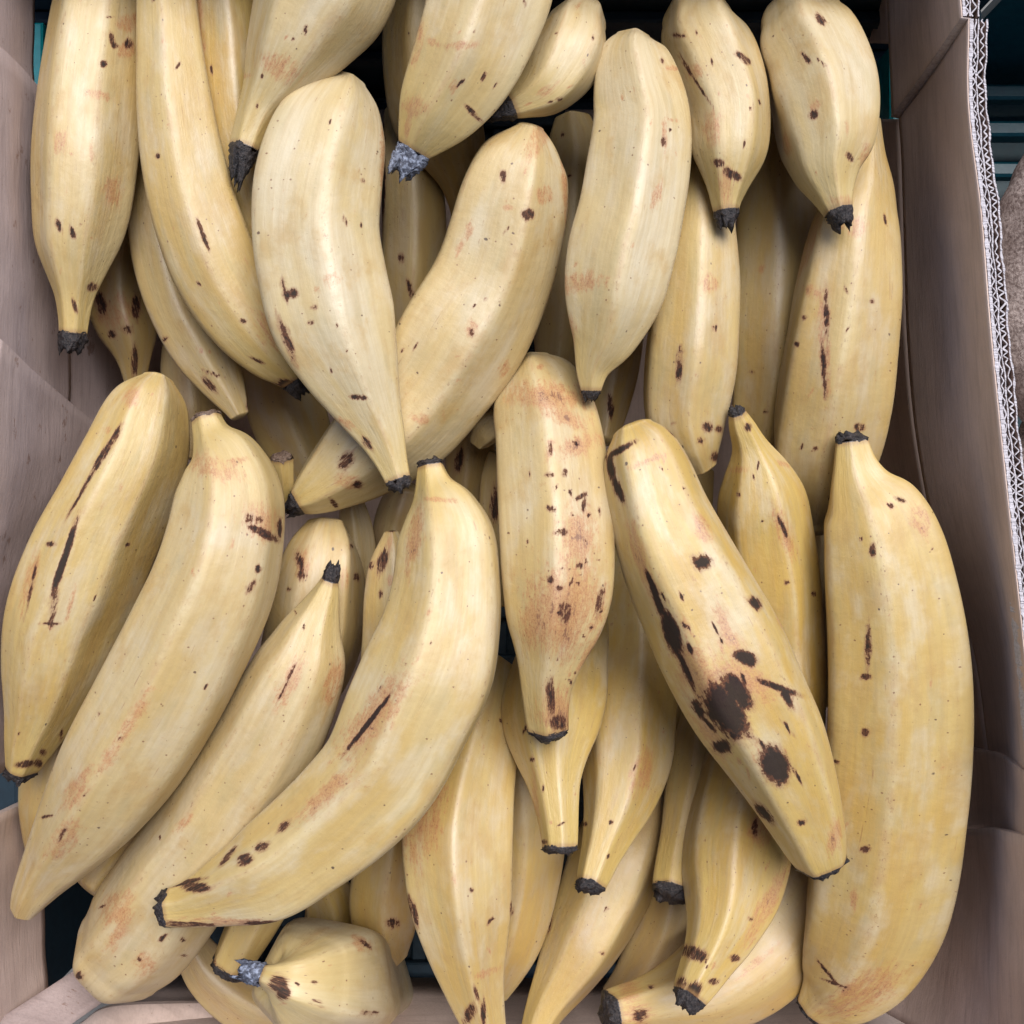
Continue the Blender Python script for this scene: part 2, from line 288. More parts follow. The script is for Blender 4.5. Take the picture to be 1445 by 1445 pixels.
B('p23', 8.05, [(466,818,12),(460,838,20),(451,862,30),(440,892,45),(429,930,61),(410,975,70),(378,1040,76),(336,1110,79),(290,1185,82),(240,1255,84),(195,1318,82),(174,1342,73)], z=(.6,.3,-2.6), a=('k',22,11), F=(-50,5,65,130,200,260), p=10, stem=('a',60), al='stem_tip',
  tone=(.15,.28,.14), hi=True, marks=[('k',404,965,26,2,-65),('r',410,960,34,9,-65),('r',470,965,10,26,10),('r',165,1280,22,14,-40),('r',205,1360,12,12,0),('k',258,1326,3,3,0),('k',196,1354,3,3,0),('k',112,1376,5,5,0),('r',260,1160,16,5,-50),('r',170,1310,30,8,-60)],
  label='plantain below the long curved one, thin tip with a black wisp, blunt round lower end')
B('p21', 8.0, [(224,534,22),(219,554,46),(208,590,62),(194,640,72),(164,712,79),(127,790,84),(98,870,84),(77,945,71),(58,1010,50),(43,1052,36),(33,1080,25),(30,1088,22)], z=(-.2,.6,-.8), b=('k',16,20), F=(-60,-8,52,120,200), p=13,
  tone=(0.45,.35,.02), hi=True, marks=[('k',90,790,62,5,-72),('k',150,635,34,4,-58),('k',118,690,40,2,-60),('k',76,860,22,3,-78),('r',100,850,22,3,-75),('k',44,830,30,2,-78),('r',42,820,34,6,-75),('k',36,1078,12,4,-10),('k',54,1077,5,5,0),('k',61,1062,4,4,0),('r',152,607,6,4,0),('k',72,768,6,3,0),('k',70,880,12,2,0),('r',185,560,9,12,20)],
  label='plantain with a long dark split line, leftmost in the lower row')
B('p26', 7.9, [(715,590,25),(695,600,26),(683,612,22),(676,625,14)], z=(-4, -4.5), tone=(.3,.2,.1), label='rounded plantain end just showing left of the reddish scraped one')
B('p1', 7.8, [(150,-70,50),(145,-20,60),(137,50,66),(128,140,71),(120,220,71),(115,290,66),(108,345,56),(106,390,38),(105,420,26),(104,455,20),(103,470,19)], z=(-.5,.6,0), b=('k',24,18), F=(-45,10,70,150,230), p=9, stem=('b',65),
  tone=(0.3,.3,.05), hi=True, marks=[('k',130,405,6,5,-30),('k',158,55,3,10,-10),('k',162,65,4,3,0),('r',180,70,9,12,60),('k',182,62,5,6,0),('r',193,30,9,24,80),('r',140,135,14,5,15),('k',146,90,4,4,0),('k',155,24,5,1.5,0),('r',130,210,3,12,0),('k',83,318,3,8,-20),('k',102,328,3,8,-20),('r',160,270,10,18,0),('r',85,200,8,12,0)],
  label='plantain in the top left corner against the cardboard with a short neck and black tip')
B('p2', 7.7, [(232,-60,36),(235,0,40),(241,90,46),(248,160,52),(260,235,57),(279,310,60),(310,390,61),(350,455,54),(385,500,40),(408,525,26),(416,536,20)], z=(.2,.5,-1.5), b=('k',22,16), F=(-20,38,95,180,260), p=9,
  tone=(.4,.2,.08), hi=True, marks=[('k',412,545,22,8,15),('k',286,330,3,18,-20),('k',343,453,4,3,0),('k',362,508,10,2,25),('k',223,220,3,3,0),('r',390,470,30,14,50)],
  label='long slender plantain curving down from the top left, ragged black end')
B('p28', 7.5, [(1040,583,12),(1046,600,18),(1058,630,25),(1067,662,44),(1074,700,61),(1080,750,66),(1088,820,68),(1094,900,68),(1100,980,64),(1108,1050,54),(1118,1100,34)], z=(.2,.3,-1.5), a=('k',9,10), F=(-55,5,65,140,225), p=11, stem=('a',70), al='stem_tip',
  tone=(.85,.2,.03), hi=True, marks=[('k',1056,603,4,5,0),('k',1104,742,3,16,-25),('r',1106,750,8,30,-20),('r',1040,663,10,4,0),('r',1105,655,8,3,20),('k',1110,822,3,3,0),('k',1148,838,3,3,0)],
  label='yellowest plantain, its thin stem curling up behind the spotted one')
B('p15', 7.2, [(990,215,20),(986,262,30),(988,300,44),(985,350,54),(983,400,60),(979,450,63),(973,520,65),(967,585,58),(975,630,44),(988,660,24)], z=(-2, -1, -2), F=(-30,25,90,170,250), p=9,
  tone=(.4,.4,.12), marks=[('k',958,520,4,16,0),('k',960,495,3,7,0),('k',998,603,6,6,0),('k',1014,606,4,5,0),('k',1009,645,5,6,0),('k',989,622,5,4,0),('k',1009,463,3,4,0),('r',1000,400,10,10,0),('k',953,660,3,3,0),('k',950,596,3,3,0)],
  label='plantain standing below the scabby one, dark flecks near its foot')
B('p29', 7.15, [(1075,1000,58),(1062,1060,64),(1052,1115,68),(1043,1170,74),(1037,1220,75),(1031,1265,67),(1017,1315,50),(999,1355,37),(982,1388,30),(973,1406,25)], z=(-9, -3.6, -1), b=('k',18,20), F=(-35,25,68,150,230), p=13, stem=('b',70),
  tone=(0.7,.3,.08), hi=True, marks=[('k',1065,1168,4,10,0),('r',1072,1172,14,16,0),('k',1037,1352,6,4,0),('k',1007,1385,6,4,0),('k',975,1402,18,10,-50),('k',962,1388,6,8,0),('r',1085,1270,56,9,-62),('k',1060,1297,3,3,0),('k',978,1345,16,8,20)],
  label='plantain beneath the spotted one with a blackened lower tip over the bottom one')
B('p37', 7.1, [(812,830,36),(802,880,55),(790,935,66),(781,990,74),(779,1030,68),(779,1065,54),(782,1105,38),(786,1140,31),(789,1172,27),(790,1196,25)], z=(-9, -3.6, -0.8), b=('k',8,24), F=(-35,8,68,150,250), p=14, stem=('b',85),
  tone=(0.75,.12,.0), hi=True, marks=[('k',751,1072,3,3,0),('r',757,1140,3,50,-5),('k',768,1188,4,3,0)], label='plantain hanging under the reddish scraped one, square-cut neck')
B('p35', 7.05, [(700,940,26),(686,990,44),(670,1050,60),(655,1110,70),(646,1170,77),(647,1230,75),(652,1285,69),(658,1330,58),(667,1380,44),(679,1430,33),(693,1478,24),(700,1505,20)], z=(-8, -2.6, -2.8), b=('k',12,18), F=(-32,30,92,165,250), p=22,
  tone=(.4,.15,.05), hi=True, marks=[('k',586,1290,3,16,-10),('k',578,1280,3,14,-5),('r',688,1372,16,4,-20),('r',600,1150,20,60,15),('k',663,1430,6,12,20),('k',722,1285,2,10,0),('k',665,1256,3,3,0),('k',682,1428,3,16,0)],
  label='sharply ridged plantain running straight down at the bottom centre')
B('p17', 7.0, [(1226,170,16),(1224,215,24),(1218,260,42),(1208,305,57),(1202,350,66),(1195,415,74),(1187,484,77),(1176,560,80),(1165,630,74),(1158,690,55),(1152,728,34)], z=(-1, -0.4, -3), F=(-38,20,80,155,240), p=10,
  tone=(.35,.25,.1), hi=True, marks=[('k',1166,445,3,34,-2),('k',1162,520,3,34,-3),('r',1163,480,7,60,-2),('r',1140,350,6,40,20),('k',1151,633,3,3,0),('k',1213,603,6,5,0),('r',1205,320,14,10,0),('r',1145,410,10,6,20),('k',1134,448,3,3,0),('k',1231,425,3,3,0)],
  label='plantain beside the right wall with a long fine brown scratch down its middle')
B('p3', 6.95, [(318,-60,40),(320,0,46),(326,90,50),(336,180,50),(350,250,48),(372,330,46),(396,400,42),(418,460,34),(430,505,22)], z=(-.8,-.6,-2), F=(-35,25,90,170,250), p=12,
  tone=(.55,.15,.02), hi=True, marks=[('k',283,85,4,9,-10),('k',297,188,4,8,-20),('r',282,30,4,60,-5),('k',326,288,5,9,-20),('r',318,260,5,34,-25),('k',288,124,3,3,0)],
  label='plantain with a pale purplish seam pressed behind the long slender one')
B('p19', 6.9, [(224,190,26),(224,240,36),(226,310,43),(238,375,47),(262,440,48),(292,500,44),(318,548,29),(333,575,18),(338,586,14)], z=(-2.6, -3, -3), F=(-30,35,95,170,250), p=9,
  tone=(.25,.25,.18), marks=[('k',233,478,4,3,0),('k',296,543,12,4,50),('k',352,572,4,7,0),('k',300,527,14,2,20),('r',290,495,14,2,10)], label='drab plantain half hidden behind the long slender one, tip near the brownish stem')
B('p31', 6.85, [(462,742,30),(458,770,49),(452,820,64),(446,880,70),(430,950,66),(410,1010,50)], z=(-3.6, -3.2, -8), F=(-75,-5,52,120,200), p=13,
  tone=(.25,.3,.1), marks=[('k',423,793,5,12,-15),('k',426,813,6,6,0),('r',427,795,8,18,0),('r',487,815,6,10,0),('k',503,815,4,5,0),('k',495,771,3,3,0),('k',407,833,3,3,0)], label='plantain in shadow behind the black wisp tip, small blackish spots')
B('p32', 6.8, [(552,752,11),(553,764,18),(554,790,32),(556,840,42),(556,900,44),(545,970,38),(530,1020,25)], z=(-1.8,-1.8,-3), a='r', F=(-30,30,95,170,250), p=10,
  tone=(.3,.5,.0), marks=[('k',540,792,6,14,15),('k',524,798,3,5,0),('k',553,747,5,3,0),('r',550,765,3,12,10),('r',551,820,4,6,0),('k',537,838,3,5,0)], label='slim pale plantain with one dark oval spot left of the upright stem')
B('p52', 6.6, [(398,645,16),(400,668,14),(402,690,13),(404,705,12)], z=(-1.6,-2), a=('b',5,12), b=('k',20,14), tone=(.2,.2,.2), F=(-30,30,95,170,250), label='small bare stem wedged between thick plantain and big curved one')
B('p8', 6.5, [(600,-40,40),(595,30,54),(600,100,60),(616,165,64),(638,215,50),(650,255,32),(655,290,22),(658,330,17)], z=(-2, -3.5, -7), F=(-55,0,60,150,235), p=13, stem=('b',70),
  tone=(.3,.15,.1), marks=[('k',598,238,8,1.5,50)], label='plantain behind the top centre one with its neck sloping down right')
B('p16', 6.45, [(1106,170,44),(1103,230,54),(1102,300,60),(1101,380,63),(1097,450,62),(1092,530,56),(1080,600,46),(1068,660,30)], z=(-7, -5.5, -8), F=(-30,30,95,170,250), p=8,
  tone=(.3,.2,.2), marks=[('k',1061,525,3,3,0),('k',1080,580,3,3,0),('r',1075,380,6,4,0)], label='plain plantain in shade between the fleck-footed one and the scratched one')
B('p38', 6.2, [(900,800,48),(897,870,60),(894,940,64),(888,1010,66),(884,1070,64),(874,1125,52),(860,1170,38),(848,1205,29),(838,1235,24),(834,1248,21)], z=(-12, -6.5, -2), b=('k',12,19), F=(-45,15,72,150,235), p=11,
  tone=(.7,.2,.05), hi=True, marks=[('k',825,1163,3,3,0),('r',905,1090,12,26,15),('k',862,1160,3,3,0)], label='yellow plantain hanging right of the square-cut neck, small dark tip')
B('p10', 6.0, [(565,160,24),(575,210,38),(582,270,44),(584,330,46),(582,400,44),(578,460,36),(572,520,22)], z=(-8, -7, -9), F=(-40,20,85,170,250), p=9,
  tone=(.2,.2,.2), marks=[('k',540,240,4,70,0),('k',566,364,4,6,0),('k',579,410,3,14,-15)], label='shaded plantain standing between the very pale one and the big curved one')
B('p11', 5.95, [(808,172,26),(811,210,40),(810,270,50),(806,340,52),(800,410,50),(793,480,40),(785,540,24)], z=(-9, -8.5, -10), F=(-30,30,95,170,250), p=8,
  tone=(.15,.15,.22), marks=[('k',794,190,3,3,0),('k',803,247,4,2,0)], label='dim plantain behind the smooth pale one, right of the big curved one')
B('p18', 5.9, [(172,310,30),(168,370,42),(170,425,46),(182,470,40),(188,505,24),(191,540,15),(193,570,13)], z=(-8, -7, -8), F=(-35,25,85,160,250), p=10, stem=('b',60),
  tone=(.3,.7,.25), marks=[('k',142,428,6,13,-10),('r',150,445,8,10,0),('k',192,432,5,16,0),('k',180,464,8,5,0),('k',158,472,5,5,0),('k',190,510,4,18,0),('r',165,440,24,20,0)], label='brown-blotched plantain low in the gap below the top left corner one')
B('p47', 5.8, [(556,1160,44),(550,1210,48),(543,1270,49),(544,1315,38),(552,1345,22)], z=(-8, -7, -8), F=(-30,30,95,170,250), p=9,
  tone=(.35,.2,.15), marks=[('k',554,1303,8,6,0)], label='shaded plantain end with one black fleck above the stubby end')
B('p43', 5.75, [(375,1270,36),(355,1305,35),(336,1340,31),(324,1363,27)], z=(-3, -3), b=('k',14,24), F=(-40,20,85,170,250), p=10, tone=(.2,.4,.35), marks=[('k',300,1360,4,8,0)],
  label='brownish dark plantain tip poking out under the long curved one at the bottom left')
B('p41', 5.6, [(1165,1190,52),(1140,1245,66),(1105,1300,74),(1060,1350,76),(1005,1388,66),(955,1408,50),(910,1420,38),(872,1428,33),(862,1430,31)], z=(-9, -7, -4), b=('k',10,26), F=(-60,0,62,140,230), p=9,
  tone=(.25,.4,.22), marks=[('k',918,1393,4,3,0),('r',888,1398,12,14,0),('k',903,1432,8,8,0),('r',900,1430,16,12,0),('r',1065,1360,34,3,-40),('k',860,1408,4,4,0)], label='plantain lying across the bottom right, blunt dark end at the left')
B('p36', 5.5, [(722,1000,36),(730,1060,50),(738,1120,58),(740,1180,58),(735,1250,52),(722,1320,44),(708,1370,30),(700,1400,18)], z=(-10, -8, -9), F=(-30,30,95,170,250), p=9,
  tone=(.35,.15,.15), marks=[('k',722,1283,2,8,0)], label='smooth shaded plantain right of the sharply ridged one')
B('p45', 5.45, [(95,1020,40),(80,1080,46),(72,1130,42),(64,1175,30),(58,1215,16)], z=(-5, -5, -6), F=(-30,30,95,170,250), p=9, tone=(.3,.2,.2), label='sliver of plantain at the left between the split-line one and its thick neighbour')
B('p46', 5.4, [(215,1150,44),(180,1195,46),(150,1228,42),(130,1252,30)], z=(-4,-4), F=(-30,30,95,170,250), p=9, tone=(.35,.2,.1), label='plantain end under the thick brownish-stemmed one at the lower left')
B('p40', 5.2, [(992,1010,30),(985,1070,38),(975,1130,38),(962,1185,31),(955,1220,30),(952,1245,31),(950,1258,30)], z=(-12, -8, -5.5), b=('k',14,24), F=(-30,30,95,170,250), p=9, tone=(.3,.4,.25),
  label='dim plantain tip with a dark rim left of the blackened lower tip')
B('p50', 5.15, [(705,640,16),(703,670,24),(704,710,28),(706,780,26),(708,850,18)], z=(-7, -8), F=(-30,30,95,170,250), tone=(.3,.4,.25), marks=[('k',699,708,6,22,5)], label='dark-spotted sliver of plantain right of the upright cut stem')
B('p39', 5.0, [(905,1100,44),(888,1160,60),(868,1220,66),(846,1275,62),(820,1330,54),(795,1378,42),(774,1415,31),(760,1445,24),(752,1470,20)], z=(-12, -9, -7), b=('k',10,14), F=(-70,-10,48,120,200), p=13,
  tone=(.3,.25,.22), marks=[('k',776,1300,3,14,10),('k',855,1283,3,3,0),('k',850,1345,4,3,0),('k',833,1235,3,3,0)], label='ridged plantain in shade sloping to the bottom edge right of centre')
B('p48', 4.9, [(872,400,34),(870,470,38),(864,530,36),(858,580,28),(852,620,20)], z=(-7, -7), F=(-30,30,95,170,250), tone=(.3,.3,.2), marks=[('k',861,573,4,14,-5)], label='plantain low behind the neck of the smooth pale one, dark spot on it')
B('p49', 4.85, [(668,570,30),(665,610,36),(660,660,32),(655,710,24)], z=(-8, -9), F=(-30,30,95,170,250), tone=(.2,.6,.45), marks=[('k',648,650,5,14,10)], label='dark plantain deep in the gap above the upright cut stem')
B('p33', 4.8, [(497,712,18),(502,745,24),(505,790,26),(507,840,20)], z=(-7, -8), F=(-30,30,95,170,250), tone=(.0,.1,.0), label='pale greenish sliver of plantain under the lower end of the big curved one')
B('p34', 4.7, [(575,690,26),(567,715,32),(560,750,34),(556,790,26)], z=(-8, -9), F=(-30,30,95,170,250), tone=(.1,.3,.45), label='shadowed plantain end left of the upright cut stem, above the slim spotted one')
B('p20', 4.6, [(378,470,38),(392,530,50),(408,590,54),(428,640,46),(450,690,30)], z=(-11, -11), F=(-30,30,95,170,250), tone=(.35,.15,.2), label='plantain deep in shade beneath the ragged end of the long slender one')
B('p53', 4.5, [(1166,690,24),(1162,750,30),(1160,830,30),(1160,910,28),(1158,990,22)], z=(-7, -8), F=(-30,30,95,170,250), tone=(.05,.1,.1), label='pale sliver of plantain between the yellowest one and the large right-hand one')
B('p44', 4.4, [(268,1330,24),(292,1368,34),(335,1405,40),(390,1432,42),(450,1448,40),(500,1460,30)], z=(-10, -10, -11), F=(-30,30,95,170,250), tone=(.1,.3,.4), label='dim plantain low at the bottom left beneath the stubby grey-stemmed one')
B('p54', 4.3, [(960,1230,40),(948,1290,46),(930,1340,46),(900,1385,36),(870,1410,24)], z=(-10, -11), F=(-30,30,95,170,250), tone=(.2,.3,.4), label='dim plantain deep between the sloping shaded one and the bottom right one')
B('p55', 4.2, [(978,660,30),(960,730,44),(935,820,52),(925,900,54),(935,1000,50),(950,1080,40),(955,1130,26)], z=(-13, -12), F=(-30,30,95,170,250), tone=(.3,.2,.3), label='dark plantain deep under the left side of the spotted one')
B('p56', 4.1, [(455,1240,30),(470,1290,40),(455,1340,38),(420,1370,24)], z=(-10, -11), F=(-30,30,95,170,250), tone=(.7,.2,.1), label='yellowish plantain in shadow between the long curved one and the stubby end')
B('p57', 4.0, [(262,470,30),(268,520,40),(275,580,42),(270,640,30)], z=(-9, -10), F=(-30,30,95,170,250), tone=(.1,.2,.5), label='dark plantain deep behind the split-line plantain')

def catmull(ts, P, tq):
    P = np.asarray(P, float); ts = np.asarray(ts, float)
    if P.ndim == 1: P = P[:, None]
    m = np.zeros_like(P); m[1:-1] = (P[2:]-P[:-2])/(ts[2:]-ts[:-2])[:, None]
    m[0] = (P[1]-P[0])/(ts[1]-ts[0]); m[-1] = (P[-1]-P[-2])/(ts[-1]-ts[-2])
    i = np.clip(np.searchsorted(ts, tq, side='right')-1, 0, len(ts)-2)
    h = (ts[i+1]-ts[i]); u = (tq-ts[i])/h
    h = h[:, None]; u = u[:, None]
    return ((2*u**3-3*u**2+1)*P[i]+(u**3-2*u**2+u)*h*m[i]+(-2*u**3+3*u**2)*P[i+1]+(u**3-u**2)*h*m[i+1])

def smooth1(a, k):
    if k < 1: return a
    for _ in range(k):
        b = a.copy(); b[1:-1] = (a[:-2]+2*a[1:-1]+a[2:])/4; a = b
    return a

def zhint(z, t):
    if len(z) > 3: return catmull(np.linspace(0, 1, len(z)), np.array(z, float), np.asarray(t)).ravel()
    if len(z) == 2: return z[0]+(z[1]-z[0])*t
    a, b, c = z
    return a*(1-t)*(1-2*t)+b*4*t*(1-t)+c*t*(2*t-1)

# ---- settle the heap: from the top down, every plantain is let sink until it clears those lying on it
SMP = 34
def sample(d):
    st = np.array(d['st'], float)
    ts = np.concatenate([[0], np.cumsum(np.hypot(*(st[1:, :2]-st[:-1, :2]).T))])
    tq = np.linspace(0, ts[-1], SMP)
    q = catmull(ts, st, tq)
    return ts, q, tq/ts[-1]
placed = []
PL.sort(key=lambda d: -d['rank'])
for d in PL:
    ts, q, t = sample(d)
    z = zhint(d['z'], t)
    lim = np.full(SMP, 99.0)
    for e in placed:
        eq, ez = e['q'], e['zz']
        s0 = 28.8
        dx = (q[:, None, 0]-eq[None, :, 0])/s0; dy = (q[:, None, 1]-eq[None, :, 1])/s0
        R = (q[:, None, 2]+eq[None, :, 2])/s0*0.90
        dd = dx*dx+dy*dy
        need = np.sqrt(np.maximum(R*R-dd, 0))
        ok = need > 0.25
        l = np.where(ok, ez[None, :]-need, 99.0).min(1)
        lim = np.minimum(lim, l)
    c = np.minimum(lim-z, 0.0)
    best = None
    X = np.vander(t*2-1, 3, increasing=True)
    for deg in (1, 2, 3):
        for wpow in (0, 1, 3):
            wgt = (1+np.abs(c))**wpow
            A = X[:, :deg]*wgt[:, None]
            try: co = np.linalg.lstsq(A, c*wgt, rcond=None)[0]
            except Exception: continue
            dd_ = X[:, :deg] @ co
            if deg == 3: co[2] = np.clip(co[2], -2.2, 2.2); dd_ = X[:, :deg] @ co
            if deg >= 2: co[1] = np.clip(co[1], -4.5, 4.5); dd_ = X[:, :deg] @ co
            dd_ = dd_-max(0, (dd_-c).max())
            dd_ = dd_-max(0, dd_.max()) if dd_.max() > 1.5 else dd_
            sc = dd_.mean()
            if best is None or sc > best[0]: best = (sc, co, dd_)
    d['zc'] = best[2]
    d['zz'] = z+best[2]; d['q'] = q; d['t'] = t
    placed.append(d)
ZMIN = min(d['zz'].min() for d in PL)
print('HEAP', ' '.join('%s:%.1f..%.1f' % (d['key'], d['zz'].min(), d['zz'].max()) for d in PL))

rng = np.random.default_rng(7)
def write_mesh(name, V, idx, normals, mat, attrs, parent):
    """V (n,3) metres, idx (m,4) quads"""
    used = np.unique(idx); remap = np.full(len(V), -1); remap[used] = np.arange(len(used))
    q = remap[idx]
    me = bpy.data.meshes.new(name)
    me.vertices.add(len(used)); me.vertices.foreach_set('co', V[used].astype(np.float32).ravel())
    me.loops.add(q.size); me.loops.foreach_set('vertex_index', q.astype(np.int32).ravel())
    me.polygons.add(len(q)); me.polygons.foreach_set('loop_start', np.arange(0, q.size, 4, dtype=np.int32))
    me.update(calc_edges=True)
    me.polygons.foreach_set('use_smooth', np.ones(len(q), bool))
    for nm, (typ, arr) in attrs.items():
        at_ = me.attributes.new(nm, typ, 'POINT')
        key = {'FLOAT_VECTOR': 'vector', 'FLOAT_COLOR': 'color', 'FLOAT': 'value'}[typ]
        at_.data.foreach_set(key, arr[used].astype(np.float32).ravel())
    me.materials.append(mat)
    if normals is not None:
        me.normals_split_custom_set_from_vertices([tuple(x) for x in normals[used]])
    o = bpy.data.objects.new(name, me)
    return link(o, parent)

GROUP = 'ripe plantains heaped in the cardboard box'
def build(d, k):
    st = np.array(d['st'], float)
    ts = np.concatenate([[0], np.cumsum(np.hypot(*(st[1:, :2]-st[:-1, :2]).T))])
    L = ts[-1]
    step = 3.0 if d['hi'] else 5.5
    if d['key'] == 'p42': step = .55
    nth = 128 if d['hi'] else 72
    n = max(12, int(L/step))
    tq = np.linspace(0, L, n)
    q = catmull(ts, st, tq)
    for c in (0, 1, 2): q[:, c] = smooth1(q[:, c], 10 if d['hi'] else 4)
    z = np.interp(tq/L, d['t'], d['zz'])
    z = smooth1(z, 12)
    # rounded closures
    def cap(end):
        i, j = (0, 1) if end == 'a' else (-1, -2)
        dirx = q[i, :2]-q[j, :2]; dirx = dirx/np.linalg.norm(dirx)
        hw = q[i, 2]; m = 9; rows = []; zs = []
        dz = (z[i]-z[j])/max(np.linalg.norm(q[i, :2]-q[j, :2]), .1)
        for a in range(1, m+1):
            ph = a/m*math.pi/2
            ln = hw*(.30 if hw < 32 else .72)*math.sin(ph)
            rows.append([q[i, 0]+dirx[0]*ln, q[i, 1]+dirx[1]*ln, max(hw*math.cos(ph), .35)]); zs.append(z[i]+dz*ln-0.0*ln)
        return np.array(rows), np.array(zs)
    na = nb = 0
    if d['a'] == 'r':
        r, zs = cap('a'); q = np.vstack([r[::-1], q]); z = np.concatenate([zs[::-1], z]); na = len(r)
    if d['b'] == 'r':
        r, zs = cap('b'); q = np.vstack([q, r]); z = np.concatenate([z, zs]); nb = len(r)
    n = len(q)
    s = FPX/(HCAM-z)
    C = np.stack([(q[:, 0]-722.5)/s, (722.5-q[:, 1])/s, z], 1)
    R = q[:, 2]/s
    def frames(C):
        T = np.gradient(C, axis=0); T /= np.linalg.norm(T, axis=1)[:, None]+1e-9
        for _ in range(4):
            T[1:-1] = T[:-2]+2*T[1:-1]+T[2:]; T /= np.linalg.norm(T, axis=1)[:, None]
        Vw = np.array([0, 0, HCAM])-C; Vw /= np.linalg.norm(Vw, axis=1)[:, None]
        Lt = np.cross(T, Vw); Lt /= np.linalg.norm(Lt, axis=1)[:, None]+1e-9
        Nn = np.cross(Lt, T)
        return T, Lt, Nn
    T, Lt, Nn = frames(C)
    arc = np.concatenate([[0], np.cumsum(np.linalg.norm(np.diff(C, axis=0), axis=1))])
    tot = arc[-1]; u = arc/tot
    th = np.linspace(0, 2*math.pi, nth, endpoint=False)+math.pi
    rs = np.random.default_rng(abs(hash(d['key'])) % 9973 if False else sum(ord(c)*(i+3) for i, c in enumerate(d['key'])))
    F = np.radians(np.array(d['F'], float)); F = F+rs.normal(0, .07, len(F))
    tw = math.radians(d['tw'])+rs.normal(0, .10)
    endf = 1-np.minimum(1, np.minimum(u, 1-u)/.28)
    p = d['p']*1.22*(1+.1*endf)
    drift = tw*(u-.5)[:, None]+0.05*np.sin(u*5+rs.uniform(0, 6))[:, None]
    TH = th[None, :]+np.zeros((n, 1))
    acc = np.zeros((n, nth)); top = np.zeros((n, nth)); sec = np.zeros((n, nth))
    for f in F:
        cc = np.maximum(np.cos(TH-f-drift), 0)
        acc += cc**p[:, None]
        sec = np.maximum(sec, np.minimum(top, cc)); top = np.maximum(top, cc)
    rr = acc**(-1/p[:, None])
    rr *= 1+.008*np.sin(2*TH+3*u[:, None]*6+rs.uniform(0, 6))+.006*np.sin(3*TH-u[:, None]*15+rs.uniform(0, 6))
    rr *= 1+.010*np.sin(u[:, None]*22+np.sin(TH+rs.uniform(0, 6))*1.5+rs.uniform(0, 6))
    lat = rr*np.sin(TH); eR = lat.max(1); eL = -lat.min(1)
    scl = 2/(eR+eL); sh = -(eR-eL)/(eR+eL)
    ry = rr*np.cos(TH)*scl[:, None]; rx = rr*np.sin(TH)*scl[:, None]+sh[:, None]
    V = C[:, None, :]+R[:, None, None]*(rx[:, :, None]*Lt[:, None, :]+ry[:, :, None]*Nn[:, None, :])
    # normals from the grid
    du = np.gradient(V, axis=0); dth = np.roll(V, -1, 1)-np.roll(V, 1, 1)
    NN = np.cross(du, dth); NN /= np.linalg.norm(NN, axis=2)[:, :, None]+1e-12
    out = V-C[:, None, :]
    flip = (NN*out).sum(2).mean() < 0
    if flip: NN = -NN
    if d['a'] == 'r': NN[0] = -T[0]
    if d['b'] == 'r': NN[-1] = T[-1]
    # attributes
    Rb = np.maximum(R, .3)
    peel = np.stack([np.repeat(arc[:, None], nth, 1), np.cos(TH)*1.9+0*Rb[:, None], np.sin(TH)*1.9+0*Rb[:, None]], 2)+rs.uniform(-50, 50, 3)
    ridge = np.clip((sec/np.maximum(top, 1e-3)-.90)/.10, 0, 1)
    sV = FPX/(HCAM-V[:, :, 2]); PX = V[:, :, 0]*sV+722.5; PY = 722.5-V[:, :, 1]*sV
    Vw = np.array([0, 0, HCAM])-V; facing = (NN*Vw).sum(2) > -2.0
    tone_ = d['tone']
    mk = np.zeros((n, nth, 4)); mk[..., 3] = 1
    extra = []
    if d['hi']:
        for _ in range(int(5+16*tone_[1])):
            i_ = int(rs.uniform(.06, .94)*n); lat__ = rs.uniform(-.85, .85)*q[i_, 2]
            dx_, dy_ = q[min(i_+2, n-1), 0]-q[max(i_-2, 0), 0], q[min(i_+2, n-1), 1]-q[max(i_-2, 0), 1]
            ln_ = math.hypot(dx_, dy_)+1e-6; a_ = math.degrees(math.atan2(dy_, dx_))+rs.normal(0, 22)
            sz = abs(rs.normal(0, 1))*1.0+1.2
            extra.append(('k' if rs.random() < .55 else 'r', q[i_, 0]-dy_/ln_*lat__, q[i_, 1]+dx_/ln_*lat__, sz*rs.uniform(1, 3.2), sz*rs.uniform(.6, 1.1), a_))
    if d['key'] == 'p27':
        for _ in range(34):
            t_ = rs.uniform(0, 1); extra.append(('k' if rs.random() < .6 else 'r', 935+150*t_+rs.normal(0, 20), 850+230*t_+rs.normal(0, 26), rs.uniform(4, 14), rs.uniform(1.2, 2.4), 60+rs.normal(0, 10)))
    if d['key'] == 'p25':
        for _ in range(42):
            extra.append(('k' if rs.random() < .4 else 'r', 808+rs.normal(0, 24), 850+rs.normal(0, 70), rs.uniform(1.5, 4), rs.uniform(1.2, 2), 80+rs.normal(0, 30)))
    for (kind, mx, my, ha, hb, ang) in list(d['marks'])+extra:
        ca, sa = math.cos(math.radians(ang)), math.sin(math.radians(ang))
        cap_ = .98 if ha*hb > 140 or d['key'] == 'p27' else .64
        ha = max(ha, 1.9); hb = max(hb, 1.5)
        X = (PX-mx)*ca+(PY-my)*sa; Y = -(PX-mx)*sa+(PY-my)*ca
        qq = np.sqrt((X/ha)**2+(Y/hb)**2); big = ha*hb > 140
        f = (np.clip(.5+(1-qq)*.8, 0, 1) if (big and kind == 'k') else np.clip(1-.45*qq, 0, 1))*facing
        if kind == 'k':
            mk[..., 0] = np.maximum(mk[..., 0], np.minimum(f*1.05, cap_))
        else:
            mk[..., 1] = np.maximum(mk[..., 1], np.minimum(f, {'p25': .98, 'p27': .85, 'p24': .8}.get(d['key'], .62)))
    neck = np.zeros(n)
